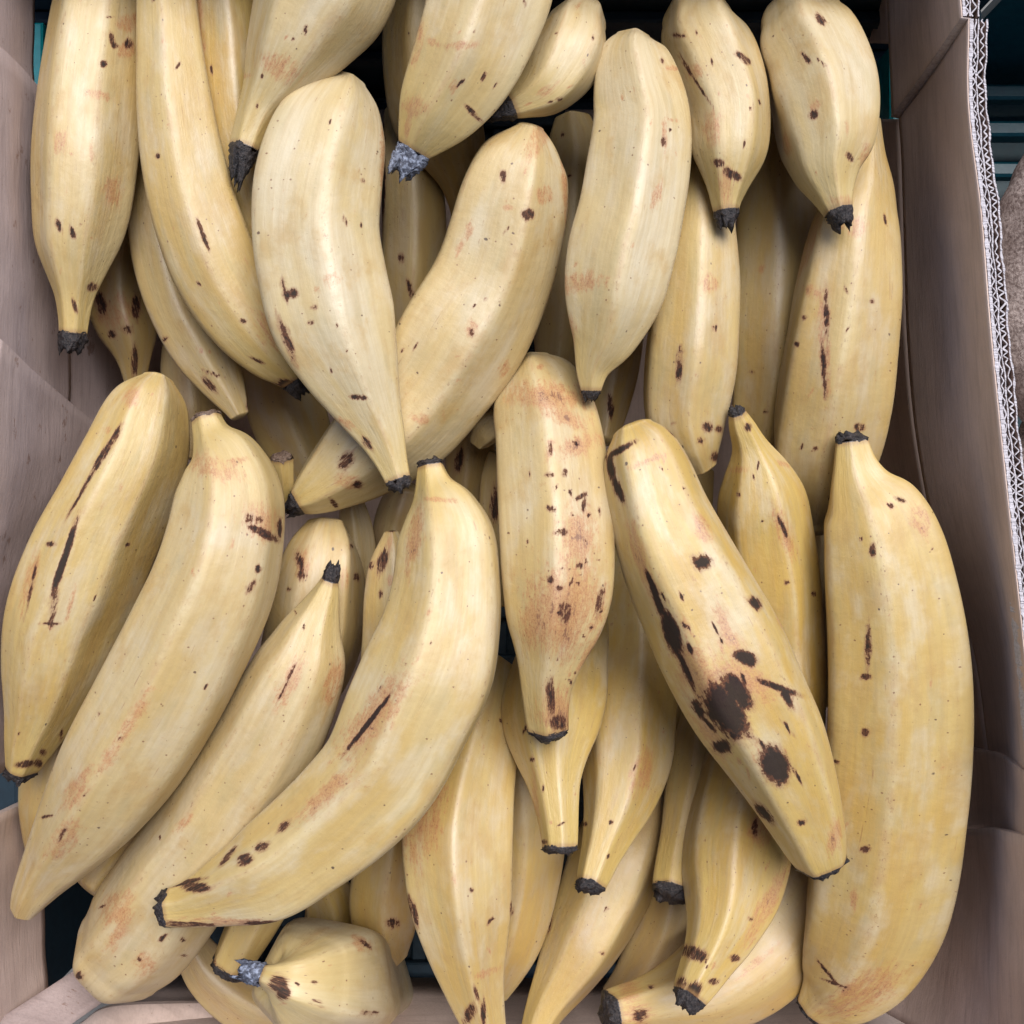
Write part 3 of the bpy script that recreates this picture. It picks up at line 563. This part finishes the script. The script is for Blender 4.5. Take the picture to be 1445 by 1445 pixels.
    if d['a'] != 'r': neck = np.maximum(neck, np.exp(-(arc/2.6)**2))
    if d['b'] != 'r': neck = np.maximum(neck, np.exp(-((tot-arc)/2.6)**2))
    neck = np.repeat(neck[:, None], nth, 1)
    ed = np.zeros(n)
    if d['a'] != 'r': ed = np.maximum(ed, np.exp(-arc/.40))
    if d['b'] != 'r': ed = np.maximum(ed, np.exp(-(tot-arc)/.40))
    mk[..., 2] = ed[:, None]
    # end at the bottom without a tip: brown button
    cen = C[n//2]
    root = empty('plantain', (cen[0], cen[1], cen[2]))
    tag(root, d['label'], 'plantain', GROUP)
    Vm = ((V-cen)*CM).reshape(-1, 3); Nf = NN.reshape(-1, 3)
    ii = np.arange(n-1)[:, None]*nth; jj = np.arange(nth)[None, :]; j2 = (jj+1) % nth
    quads = np.stack([ii+jj, ii+j2, ii+nth+j2, ii+nth+jj], 2)    # (n-1, nth, 4)
    # orientation
    a0 = V[n//2, 0]; fn = np.cross(V[n//2, 1]-a0, V[n//2+1, 1]-a0)
    if np.dot(fn, out[n//2, 0]) < 0: quads = quads[:, :, ::-1]
    attrs = {'peel': ('FLOAT_VECTOR', peel.reshape(-1, 3)), 'marks': ('FLOAT_COLOR', mk.reshape(-1, 4)), 'ridge': ('FLOAT', ridge.reshape(-1)), 'neck': ('FLOAT', neck.reshape(-1))}
    rows = np.arange(n-1)
    if d['stem']:
        cut = d['stem'][1]/28.8
        m = (arc[:-1] < cut) if d['stem'][0] == 'a' else (tot-arc[1:] < cut)
    else: m = np.zeros(n-1, bool)
    tone = d['tone']; lo = max(0, min(1, (7.6-d['rank'])/2.0)); col = (tone[0]+.22*lo, tone[1], tone[2]+.26*lo, 1)  # plantains lower in the heap get a browner colour that stands in for shade
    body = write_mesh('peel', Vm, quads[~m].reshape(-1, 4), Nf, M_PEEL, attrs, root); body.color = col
    if m.any():
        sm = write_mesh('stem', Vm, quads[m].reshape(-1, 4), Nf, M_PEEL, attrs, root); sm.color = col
    # dry tips
    for end in ('a', 'b'):
        t_ = d[end]
        if t_ == 'r': continue
        kind, ln, hw2 = t_
        i = 0 if end == 'a' else n-1
        dr = -T[0] if end == 'a' else T[-1]
        Lcm = ln/s[i]; m_ = max(8, int(ln/2.5)); nt_ = 40
        tt = np.linspace(0, 1, m_)
        sel = np.linspace(0, nth, nt_, endpoint=False).astype(int)
        base = V[i][sel]-C[i]
        r1 = hw2/s[i]
        PTS = []
        lat_ = Lt[i]*rs.normal(0, .12)+Nn[i]*rs.normal(0.05, .08)
        rag = rs.normal(0, 1, nt_); rag = (rag+np.roll(rag, 1)+np.roll(rag, 2))/1.7
        for a, tv in enumerate(tt):
            k_ = (1.035-.02*tv)*(1-tv)+(r1/max(R[i], .05))*tv
            jit = rs.normal(0, .075*min(1, a/2), nt_)
            jit = (jit+np.roll(jit, 1))*.7
            k_ *= 1-.30*tv**3
            ring = C[i]+dr*Lcm*tv+lat_*Lcm*tv**2+base*(k_*(1+jit))[:, None]+dr[None, :]*(rag*Lcm*.22*tv)[:, None]
            if a == 0: ring = C[i]-dr*.05+base*1.015+dr[None, :]*(rag*.08)[:, None]
            PTS.append(ring)
        for kk, inn in ((.55, .10), (.25, .02), (.03, .12)):
            ring = C[i]+dr*Lcm*(1-inn)+lat_*Lcm+base*((r1/max(R[i], .05))*kk*.8)+dr[None, :]*(rs.normal(0, .10*Lcm*kk, nt_))[:, None]
            PTS.append(ring)
        PT = np.array(PTS); mm = len(PT)
        Vt = ((PT-cen)*CM).reshape(-1, 3)
        ii = np.arange(mm-1)[:, None]*nt_; jj = np.arange(nt_)[None, :]; j2 = (jj+1) % nt_
        qd = np.stack([ii+jj, ii+j2, ii+nt_+j2, ii+nt_+jj], 2)
        fn = np.cross(PT[1, 1]-PT[1, 0], PT[2, 1]-PT[1, 0])
        if np.dot(fn, PT[1, 0]-C[i]) < 0: qd = qd[:, :, ::-1]
        nm = d[end+'l'] or ('stem_tip' if (d['stem'] and d['stem'][0] == end) else 'blossom_tip')
        write_mesh(nm, Vt, qd.reshape(-1, 4), None, {'k': M_STUB, 'b': M_BROWN, 'ash': M_ASH}[kind], {}, root)
for k, d in enumerate(PL): build(d, k)

# ---------------------------------------------------------------- cardboard box
GR = {}
def panel(name, rows, mat, parent, origin, thick=.35, out=(1, 0, 0), sub=(10, 14), wob=.05, seed=0, kind=None):
    """rows[i][j] = (photo x, photo y, z) ; a sheet of board with real thickness towards 'out'"""
    A = np.array([[at(*p) for p in r] for r in rows]) if len(rows[0][0]) == 3 else np.array(rows)
    nr, nc = A.shape[:2]
    def interp(A, m):
        k = A.shape[0]
        if k == 2:
            t = np.linspace(0, 1, m)[:, None, None]; return A[0]*(1-t)+A[1]*t
        ts = np.arange(k, dtype=float); tq = np.linspace(0, k-1, m)
        return catmull(ts, A.reshape(k, -1), tq).reshape(m, *A.shape[1:])
    G = interp(A, (nr-1)*sub[0]+1)
    G = interp(G.transpose(1, 0, 2), (nc-1)*sub[1]+1).transpose(1, 0, 2)
    m, n = G.shape[:2]
    o = np.array(out, float)
    ys, zs = G[..., 1], G[..., 2]; xs = G[..., 0]
    wv = wob*(np.sin(ys*.9+seed)+.6*np.sin(ys*2.1+zs*.8+seed*2)+.5*np.sin(xs*1.1+zs*1.3+seed*3))
    G = G+wv[..., None]*o
    GR[name+str(seed)] = G[0].copy()
    K = G+o*thick
    V = np.concatenate([G.reshape(-1, 3), K.reshape(-1, 3)]); off = m*n
    F = []
    for i in range(m-1):
        for j in range(n-1):
            a = i*n+j; F.append((a, a+1, a+n+1, a+n)); F.append((off+a, off+a+n, off+a+n+1, off+a+1))
    for j in range(n-1):
        F.append((j, off+j, off+j+1, j+1)); b = (m-1)*n+j; F.append((b, b+1, off+b+1, off+b))
    for i in range(m-1):
        a = i*n; F.append((a, a+n, off+a+n, off+a)); b = i*n+n-1; F.append((b, off+b, off+b+n, b+n))
    ob = mesh_obj(name, V, F, mat, parent, origin, smooth=False)
    me = ob.data
    me.polygons.foreach_set('use_smooth', [k < 2*(m-1)*(n-1) for k in range(len(me.polygons))])
    if kind: ob['kind'] = kind
    return ob

ZB = min(-19.0, ZMIN-3.5)          # inside floor of the box
BO = (0, 0, ZB)
box = empty('cardboard_box', BO); tag(box, 'open double-wall cardboard box holding the heap of plantains', 'box')
RZ = 4.0
# rim of the right wall, inner edge as (photo x, photo y)
RIM = [(1352,-40),(1357,10),(1362,60),(1364,130),(1372,200),(1380,260),(1386,320),(1393,420),(1400,490),(1407,560),(1413,625),(1416,680),(1425,730),(1430,800),(1440,880),(1452,960),(1458,1040),(1462,1100)]
def rimx(py):
    a = np.array(RIM, float); return float(np.interp(py, a[:, 1], a[:, 0]))
# upper piece of the right wall lies inside the lower piece and ends in a slanting cut
S = lambda px, py, z: (px, py, z)
panel('side_panel', [[S(1348,-60,RZ),S(1353,-20,RZ),S(1357,24,RZ)],
                     [S(1315,-58,1),S(1319,0,1),S(1326,70,1)],
                     [S(1282,-56,-2),S(1286,20,-2),S(1293,117,-2)],
                     [S(1250,-50,-5),S(1254,62,-5),S(1258,164,-5)]], M_CARD, box, BO, .05, (1, .0, 0), (8, 8), .0, 1)
panel('cut_edge', [[S(1356,25,RZ),S(1325,71,1),S(1292,118,-2),S(1257,165,-5)],
                   [S(1370,26.5,RZ),S(1339,73,1),S(1305,120,-2),S(1269,168,-5)]], M_FLUTE, box, BO, .03, (0, 1, 0), (2, 8), .0, 1)
panel('side_panel', [[S(rimx(y)+(8 if y<60 else 0),y,RZ) for y in (26,150,300,450,600,740,900,1092)],
                     [S(1337,73,1),S(1341,180,1),S(1348,310,1),S(1362,460,1),S(1374,610,1),S(1392,745,1),S(1422,905,1),S(1440,1090,1)],
                     [S(1304,120,-2),S(1306,205,-2),S(1311,320,-2),S(1322,470,-2),S(1334,620,-2),S(1356,755,-2),S(1398,910,-2),S(1420,1088,-2)],
                     [S(1268,168,-5),S(1272,230,-5),S(1275,330,-5),S(1280,480,-5),S(1293,620,-5),S(1322,765,-5),S(1372,910,-5),S(1398,1086,-5)]],
      M_CARD, box, BO, .05, (1, 0, 0), (8, 16), .0, 2)
# lower wall below the fold, leaning inwards
panel('lower_panel', [[S(1268,168,-5.01),S(1272,230,-5.01),S(1275,330,-5.01),S(1280,480,-5.01),S(1293,620,-5.01),S(1322,765,-5.01),S(1372,910,-5.01),S(1398,1086,-5.01)],
                      [S(1222,168,-12),S(1224,250,-12),S(1226,340,-12),S(1232,480,-12),S(1246,620,-12),S(1274,765,-12),S(1322,900,-12),S(1345,1070,-12)],
                      [S(1180,166,ZB),S(1182,250,ZB),S(1184,340,ZB),S(1190,480,ZB),S(1200,610,ZB),S(1226,760,ZB),S(1270,900,ZB),S(1290,1060,ZB)]],
      M_CARD, box, BO, .40, (1, 0, 0), (8, 8), .0, 3)
panel('lower_panel', [[S(1252,-50,-5.1),S(1255,10,-5.1),S(1257,62,-5.1)],[S(1205,-20,ZB),S(1205,30,ZB),S(1205,60,ZB)]], M_CARD, box, BO, .4, (1, 0, 0), (8, 8), .03, 4)
def wall_panel(name, zs, cols, mat, out, seed, th=.4, wob=.04):
    """cols: one list of (X, Y) per column, at the heights zs (cm)"""
    rows = [[(c[i][0]*sc_(z)+722.5, 722.5-c[i][1]*sc_(z), z) for c in cols] for i, z in enumerate(zs)]
    return panel(name, rows, mat, box, BO, th, out, (8, 8), wob, seed)
# folded lower right corner
wall_panel('corner_flap', (3, -2, -6, -11), [[(22.9,-11.6),(23.7,-11.8),(24.2,-12.4),(24.3,-13)],[(23.1,-13.2),(23.9,-13.4),(24.4,-14),(24.5,-15)],[(23.2,-16),(24,-16.2),(24.5,-16.8),(24.4,-18)]], M_CARD, (1, 0, -.2), 5)
wall_panel('corner_flap', (3, -2, -6, -10, -15), [[(23.0,-14.4),(23.4,-15.4),(23.7,-16.6),(23.8,-18),(23.6,-20)],[(23.3,-19),(23.6,-19.5),(23.8,-20),(23.6,-21),(22.6,-22.5)],[(23.5,-23),(23.7,-23.5),(23.5,-24),(22.8,-24.5),(21,-25.5)],[(23.5,-28.5),(23.5,-28.5),(23.0,-28.5),(21.8,-28.5),(19,-28.5)]], M_CARD, (1, 0, -.3), 6)
# left wall: upper panel with the hole near the corner, lower panel, proud flap, corner
wall_panel('side_panel', (4, 1.5, -.8), [[(-22.7,26)]*3,[(-22.7,23)]*3,[(-22.7,19.6)]*3], M_CARDS, (-1, 0, 0), 7)
wall_panel('side_panel', (4, 1, -2, -5.5), [[(-22.65,20.6),(-22.65,20.6),(-22.65,20.3),(-22.6,20.0)],[(-22.7,14)]*4,[(-22.8,8)]*4,[(-23.1,1)]*4], M_CARDS, (-1, 0, 0), 7)
wall_panel('lower_panel', (-4.6, -11, ZB), [[(-22.9,20.6),(-22.6,20.6),(-22.2,20.6)],[(-22.9,14),(-22.6,14),(-22.2,14)],[(-23.0,7),(-22.6,7),(-22.2,7)],[(-23.3,-1),(-22.8,-1),(-22.3,-1)]], M_CARDS, (-1, 0, 0), 8)
wall_panel('side_flap', (4.2, -1, -6.2, -13), [[(-22.2,7.6),(-22.2,6.2),(-22.1,4.9),(-22.0,3.2)],[(-22.7,1)]*4,[(-23.9,-4)]*4,[(-25.0,-8)]*4,[(-25.4,-13.0),(-25.4,-13),(-25.4,-13),(-25.3,-13)]], M_CARDS, (-1, 0, -.2), 9)
wall_panel('corner_flap', (3.6, -1, -4, -8), [[(-25.5,-14.6),(-25.4,-14.8),(-25.3,-15),(-25.6,-15.4)],[(-25.5,-19)]*3+[(-25.4,-19.4)],[(-25.4,-24)]*3+[(-25.2,-24)],[(-25.2,-28.9)]*3+[(-25.0,-28.9)]], M_CARD, (-1, 0, -.2), 10)
# bottom end (nearest the viewer's feet) and its flaps
YB = -29.6
def wp(x, y, z): return (x, y, z)
def wpanel(name, pts, mat, out, th=.4, seed=0, sub=(8, 10), wob=.03):
    s_ = lambda p: ((p[0]*sc_(p[2])+722.5), 722.5-p[1]*sc_(p[2]), p[2])
    return panel(name, [[s_(p) for p in r] for r in pts], mat, box, BO, th, out, sub, wob, seed)
wpanel('end_panel', [[(-24, YB, 3.5), (0, YB-.3, 3.5), (23.5, YB, 3.5)], [(-24, YB, ZB), (0, YB-.2, ZB), (23, YB, ZB)]], M_CARD, (0, -1, 0), .4, 11)
panel('end_flap', [[S(-30,1455,-2),S(30,1418,-4.5),S(98,1374,-7.5)],[S(60,1485,-1.6),S(95,1450,-4),S(150,1411,-7)]], M_CARDS, box, BO, .35, (.2, 0, -1), (6, 8), .02, 12)
panel('end_flap', [[S(112,1445,-11.5),S(160,1420,-12.2),S(300,1415,-13.5),S(420,1412,-14)],[S(112,1520,-10.5),S(160,1510,-11),S(300,1500,-12),S(420,1500,-12.5)]], M_CARD, box, BO, .35, (0, 0, -1), (6, 8), .04, 13)
# top end: only its upper band, with the big hand hole under it
YT = 25.7
wpanel('end_panel', [[(-23.5, YT, 5.2), (0, YT+.2, 5.2), (21.3, YT, 5.2)], [(-23.5, YT+.2, 0), (0, YT+.4, 0), (21.3, YT+.2, 0)]], M_CARD, (0, 1, 0), .4, 14)
for x0, x1 in ((-23, -3.2), (3.4, 20.5)):
    wpanel('bottom_flap', [[(x0, YT, ZB+.2), (x1, YT, ZB+.2)], [(x0, -17, ZB+.2), (x1, -17, ZB+.2)]], M_CARD, (0, 0, -1), .4, 16)

# corrugated edge along the right rim: three liners, two fluted sheets between, all standing 1.6 cm deep
def rimpath(k0, k1, m):
    a = np.array(RIM, float); ys = np.linspace(k0, k1, m)
    t = np.arange(len(a), dtype=float)
    xs = np.interp(ys, a[:, 1], a[:, 0]); xs = smooth1(xs, 6)
    return np.array([at(x, y, RZ) for x, y in zip(xs, ys)])
def strip(name, path, offs, half, top, deep, mat, mtop, jag=.0, seed=0):
    """a thin standing sheet following path, shifted sideways by offs (array), half thickness half"""
    r = np.random.default_rng(seed)
    n = len(path)
    x = path[:, 0]+offs; y = path[:, 1]
    d = np.gradient(np.stack([x, y], 1), axis=0); d /= np.linalg.norm(d, axis=1)[:, None]
    nx = -d[:, 1]; ny = d[:, 0]
    hv = half*(1+np.convolve(r.normal(0, .5, n+4), np.ones(5)/5, 'valid')*(jag > 0))
    zt = top+r.normal(0, jag, n)
    V = []
    for sgn, zz in ((-1, zt), (1, zt+r.normal(0, jag*.5, n)), (1, zt*0+top-deep), (-1, zt*0+top-deep)):
        V.append(np.stack([x+sgn*nx*hv+np.maximum(top-.1-zz, 0)*.16, y+sgn*ny*hv, zz], 1))
    V = np.concatenate(V); F = []; mi = []
    for i in range(n-1):
        for a, b in ((0, 1), (1, 2), (2, 3), (3, 0)):
            F.append((a*n+i, a*n+i+1, b*n+i+1, b*n+i)); mi.append(1 if a == 0 else 0)
    o = mesh_obj(name, V, F, mat, box, BO, smooth=False)
    o.data.materials.append(mtop); o.data.polygons.foreach_set('material_index', mi)
    return o
seg = [(-58, 23, 'side_panel1'), (27, 1090, 'side_panel2')]
for (k0, k1, gk) in seg:
    L_ = (k1-k0); m = int(L_/1.6)
    g_ = GR[gk]; yy = (722.5-np.linspace(k0, k1, m))/sc_(RZ)
    P = np.stack([np.interp(-yy, -g_[:, 1], g_[:, 0]), yy, yy*0+RZ], 1); dx = 0
    arc = np.concatenate([[0], np.cumsum(np.linalg.norm(np.diff(P, axis=0), axis=1))])
    wig = .035*np.sin(arc*1.7)+.03*np.sin(arc*4.1+1)
    P = P.copy(); P[:, 0] += dx
    rr_ = np.random.default_rng(5)
    phase = np.cumsum(np.interp(arc, np.arange(0, 60, .5), rr_.normal(1, .28, 120))*np.gradient(arc))
    phase2 = np.cumsum(np.interp(arc, np.arange(0, 60, .5), rr_.normal(1, .32, 120))*np.gradient(arc))
    crush = np.interp(arc, np.arange(0, 60, 1.5), rr_.uniform(.35, 1.0, 40))
    tri = lambda q_: 2/np.pi*np.arcsin(np.sin(2*np.pi*q_))*.5+.5*np.sin(2*np.pi*q_)
    strip('liner', P, .135+wig*0, .075, RZ+.03, 1.6, M_EDGE, M_EDGE, .012, 1)
    strip('fluting', P, .29+wig*.6+.085*crush*tri(phase/.43), .024, RZ+.01, 1.6, M_FLUTE, M_EDGE, .010, 2)
    strip('liner', P, .41+wig*.7, .028, RZ+.02, 1.6, M_FLUTE, M_EDGE, .010, 3)
    strip('fluting', P, .60+wig+.14*crush*tri(phase2/.40+.3), .026, RZ-.01, 1.6, M_FLUTE, M_EDGE, .010, 4)
    strip('liner', P, .79+wig*.8, .036, RZ+.0, 9.0, M_CARD, M_EDGE, .018, 5)

# ---------------------------------------------------------------- plastic crates around and under the box
def boxes_mesh(name, boxes, mat, parent, origin):
    V, F = [], []
    for (x0, x1, y0, y1, z0, z1) in boxes:
        b = len(V); c = min(x1-x0, y1-y0, z1-z0)*.18
        # box with chamfered vertical/top edges
        ring = lambda z, e: [(x0+e, y0+e, z), (x1-e, y0+e, z), (x1-e, y1-e, z), (x0+e, y1-e, z)]
        V += ring(z0, 0)+ring(z1-c, 0)+ring(z1, c)
        for k in (0, 4):
            for i in range(4): F.append((b+k+i, b+k+(i+1) % 4, b+k+4+(i+1) % 4, b+k+4+i))
        F.append((b+8, b+9, b+10, b+11)); F.append((b+3, b+2, b+1, b))
    return mesh_obj(name, V, F, mat, parent, origin)
ZC = ZB-1.0
def crate(x0, x1, y0, y1, zf, zt, label, inner_detail=True):
    o = (0.5*(x0+x1), 0.5*(y0+y1), zf)
    c = empty('plastic_crate', o); tag(c, label, 'crate', 'teal plastic crates around the box')
    return c, o
# the crate to the right, holding the brown roots
c, o = crate(26, 62, -25, 27, ZC, 1.0, 'dark teal ribbed plastic crate right of the cardboard box, with brown roots in it')
boxes_mesh('floor_panel', [(26.2, 62, -28, 27.5, -20.6, -20)], M_TEAL, c, o)
boxes_mesh('side_wall', [(25.8, 26.2, -28, 27.5, -20, -16.5)], M_TEAL, c, o)
boxes_mesh('side_wall', [(61.6, 62, -28, 27.5, -20, 1.0)], M_TEAL, c, o)
boxes_mesh('end_wall', [(26.3, 61.5, 27.5, 28, -20, 1.0)], M_TEAL, c, o)
boxes_mesh('end_wall', [(26.3, 61.5, -28.5, -28, -20, 1.0)], M_TEAL, c, o)
for i in range(11):
    y = 25.6-i*2.35
    boxes_mesh('rib', [(26.4, 61.4, y-.55, y+.35, -16.2, -15.2+.35*(i % 2))], M_TEAL, c, o)
boxes_mesh('corner_post', [(24.9, 25.6, -17.6, -16.2, -19.9, -8.2)], M_TEAL_LIT, c, o)
boxes_mesh('corner_post', [(20.3, 21.2, 20.5, 25.0, -19.9, -7.5)], M_TEAL_LIT, c, o)
# the crate to the left, glimpsed through the hand hole
c, o = crate(-64, -27, -26, 27, ZC, -1, 'teal plastic crate edge, coloured as if lit, seen through the hole in the left wall')
boxes_mesh('side_wall', [(-27.4, -27.0, -28, 28, -20, -9.0)], M_TEAL_SHADE, c, o)
boxes_mesh('corner_post', [(-24.9, -24.35, 21.0, 25.4, -20, -5.5)], M_TEAL_LIT, c, o)
boxes_mesh('floor_panel', [(-64, -27.5, -28, 28, -20.6, -20)], M_TEAL_SHADE, c, o)
# the crate under the box with a lattice floor
c, o = crate(-24.4, 22.2, -32, 29, ZC, ZC, 'teal lattice crate under the plantain box, coloured as if shaded, seen in the top gap')
for i in range(15):
    y = 26-i*4.0
    boxes_mesh('slat', [(-24.3, 22.3, y-.9, y+.7, ZC-.6, ZC)], M_TEAL_SHADE, c, o)
for i in range(9):
    x = -22+i*5.3
    boxes_mesh('crossbar', [(x-.5, x+.5, -32, 27.2, ZC-1.3, ZC-.7)], M_TEAL_SHADE, c, o)
boxes_mesh('end_wall', [(-26.5, 25.6, 27.4, 27.9, ZC-1.4, .5)], M_TEAL_SHADE, c, o)
boxes_mesh('floor_panel', [(-26.5, 25.6, -32, 28.6, ZC-2.2, ZC-1.5)], M_TEAL_SHADE, c, o)
for z_ in (-3.2, -8.4, -13.6):
    boxes_mesh('rib', [(-26.5, 25.6, 26.7, 27.35, z_-.9, z_)], M_TEAL_SHADE, c, o)

# ---------------------------------------------------------------- brown roots on the right
def root_veg(pts, label, seed):
    r = np.random.default_rng(seed)
    st = np.array(pts, float); ts = np.arange(len(st), dtype=float)
    q = catmull(ts, st, np.linspace(0, len(st)-1, 90)); nth = 56
    V = []; C = np.array([at(a, b, z) for a, b, z, _ in q]); T = np.gradient(C, axis=0); T /= np.linalg.norm(T, axis=1)[:, None]
    for i in range(len(C)):
        Lv = np.cross(T[i], (0, 0, 1)); Lv /= np.linalg.norm(Lv); Nv = np.cross(Lv, T[i])
        for j in range(nth):
            a = 2*math.pi*j/nth
            w_ = 1+.04*math.sin(3*a+i*.12+seed)+.03*math.sin(5*a-i*.2)+.025*math.sin(i*.7)+r.normal(0, .006)
            rad = q[i, 3]/sc_(q[i, 2])*w_
            V.append(C[i]+rad*(math.cos(a)*Nv+math.sin(a)*Lv))
    F = [(i*nth+j, i*nth+(j+1) % nth, (i+1)*nth+(j+1) % nth, (i+1)*nth+j) for i in range(len(C)-1) for j in range(nth)]
    F.append(tuple(range(nth))); F.append(tuple((len(C)-1)*nth+j for j in reversed(range(nth))))
    o = mesh_obj('root_vegetable', V, F, M_ROOT, None, tuple(C[45]), smooth=True)
    tag(o, label, 'root vegetable', 'brown roots in the right-hand crate')
root_veg([(1500,150,-4,10),(1486,215,-4,38),(1474,290,-4,60),(1468,380,-4,68),(1472,480,-4,66),(1480,560,-4,52),(1490,610,-4,20)], 'rough brown root beside the corrugated rim, upper of the two', 3)
root_veg([(1486,570,-6,16),(1480,620,-6,44),(1478,700,-6,60),(1484,800,-6,64),(1490,900,-6,58),(1500,960,-6,20)], 'rough brown root by the widening rim, lower of the two', 8)

# ---------------------------------------------------------------- ground
g = mesh_obj('ground', [(-4000, -4000, ZC-3), (4000, -4000, ZC-3), (4000, 4000, ZC-3), (-4000, 4000, ZC-3)], [(0, 1, 2, 3)], M_GROUND)
g['kind'] = 'structure'

# an unseen sheet added above the viewer's side to shade the heap
M_SHEET = simple_material('shade_sheet_cloth', (0.12, 0.12, 0.13), (0.09, 0.09, 0.10), .05, .8, .2)
added_sheet = mesh_obj('shade_sheet', [(-260, -20, 190), (260, -20, 190), (260, -420, 225), (-260, -420, 225), (-260, -20, 190.3), (260, -20, 190.3), (260, -420, 225.3), (-260, -420, 225.3)],
              [(0, 1, 2, 3), (7, 6, 5, 4), (0, 4, 5, 1), (1, 5, 6, 2), (2, 6, 7, 3), (3, 7, 4, 0)], M_SHEET, None, (0, -200, 190))
tag(added_sheet, 'grey sheet added above the viewer to shade the heap, outside the picture', 'added shade sheet')
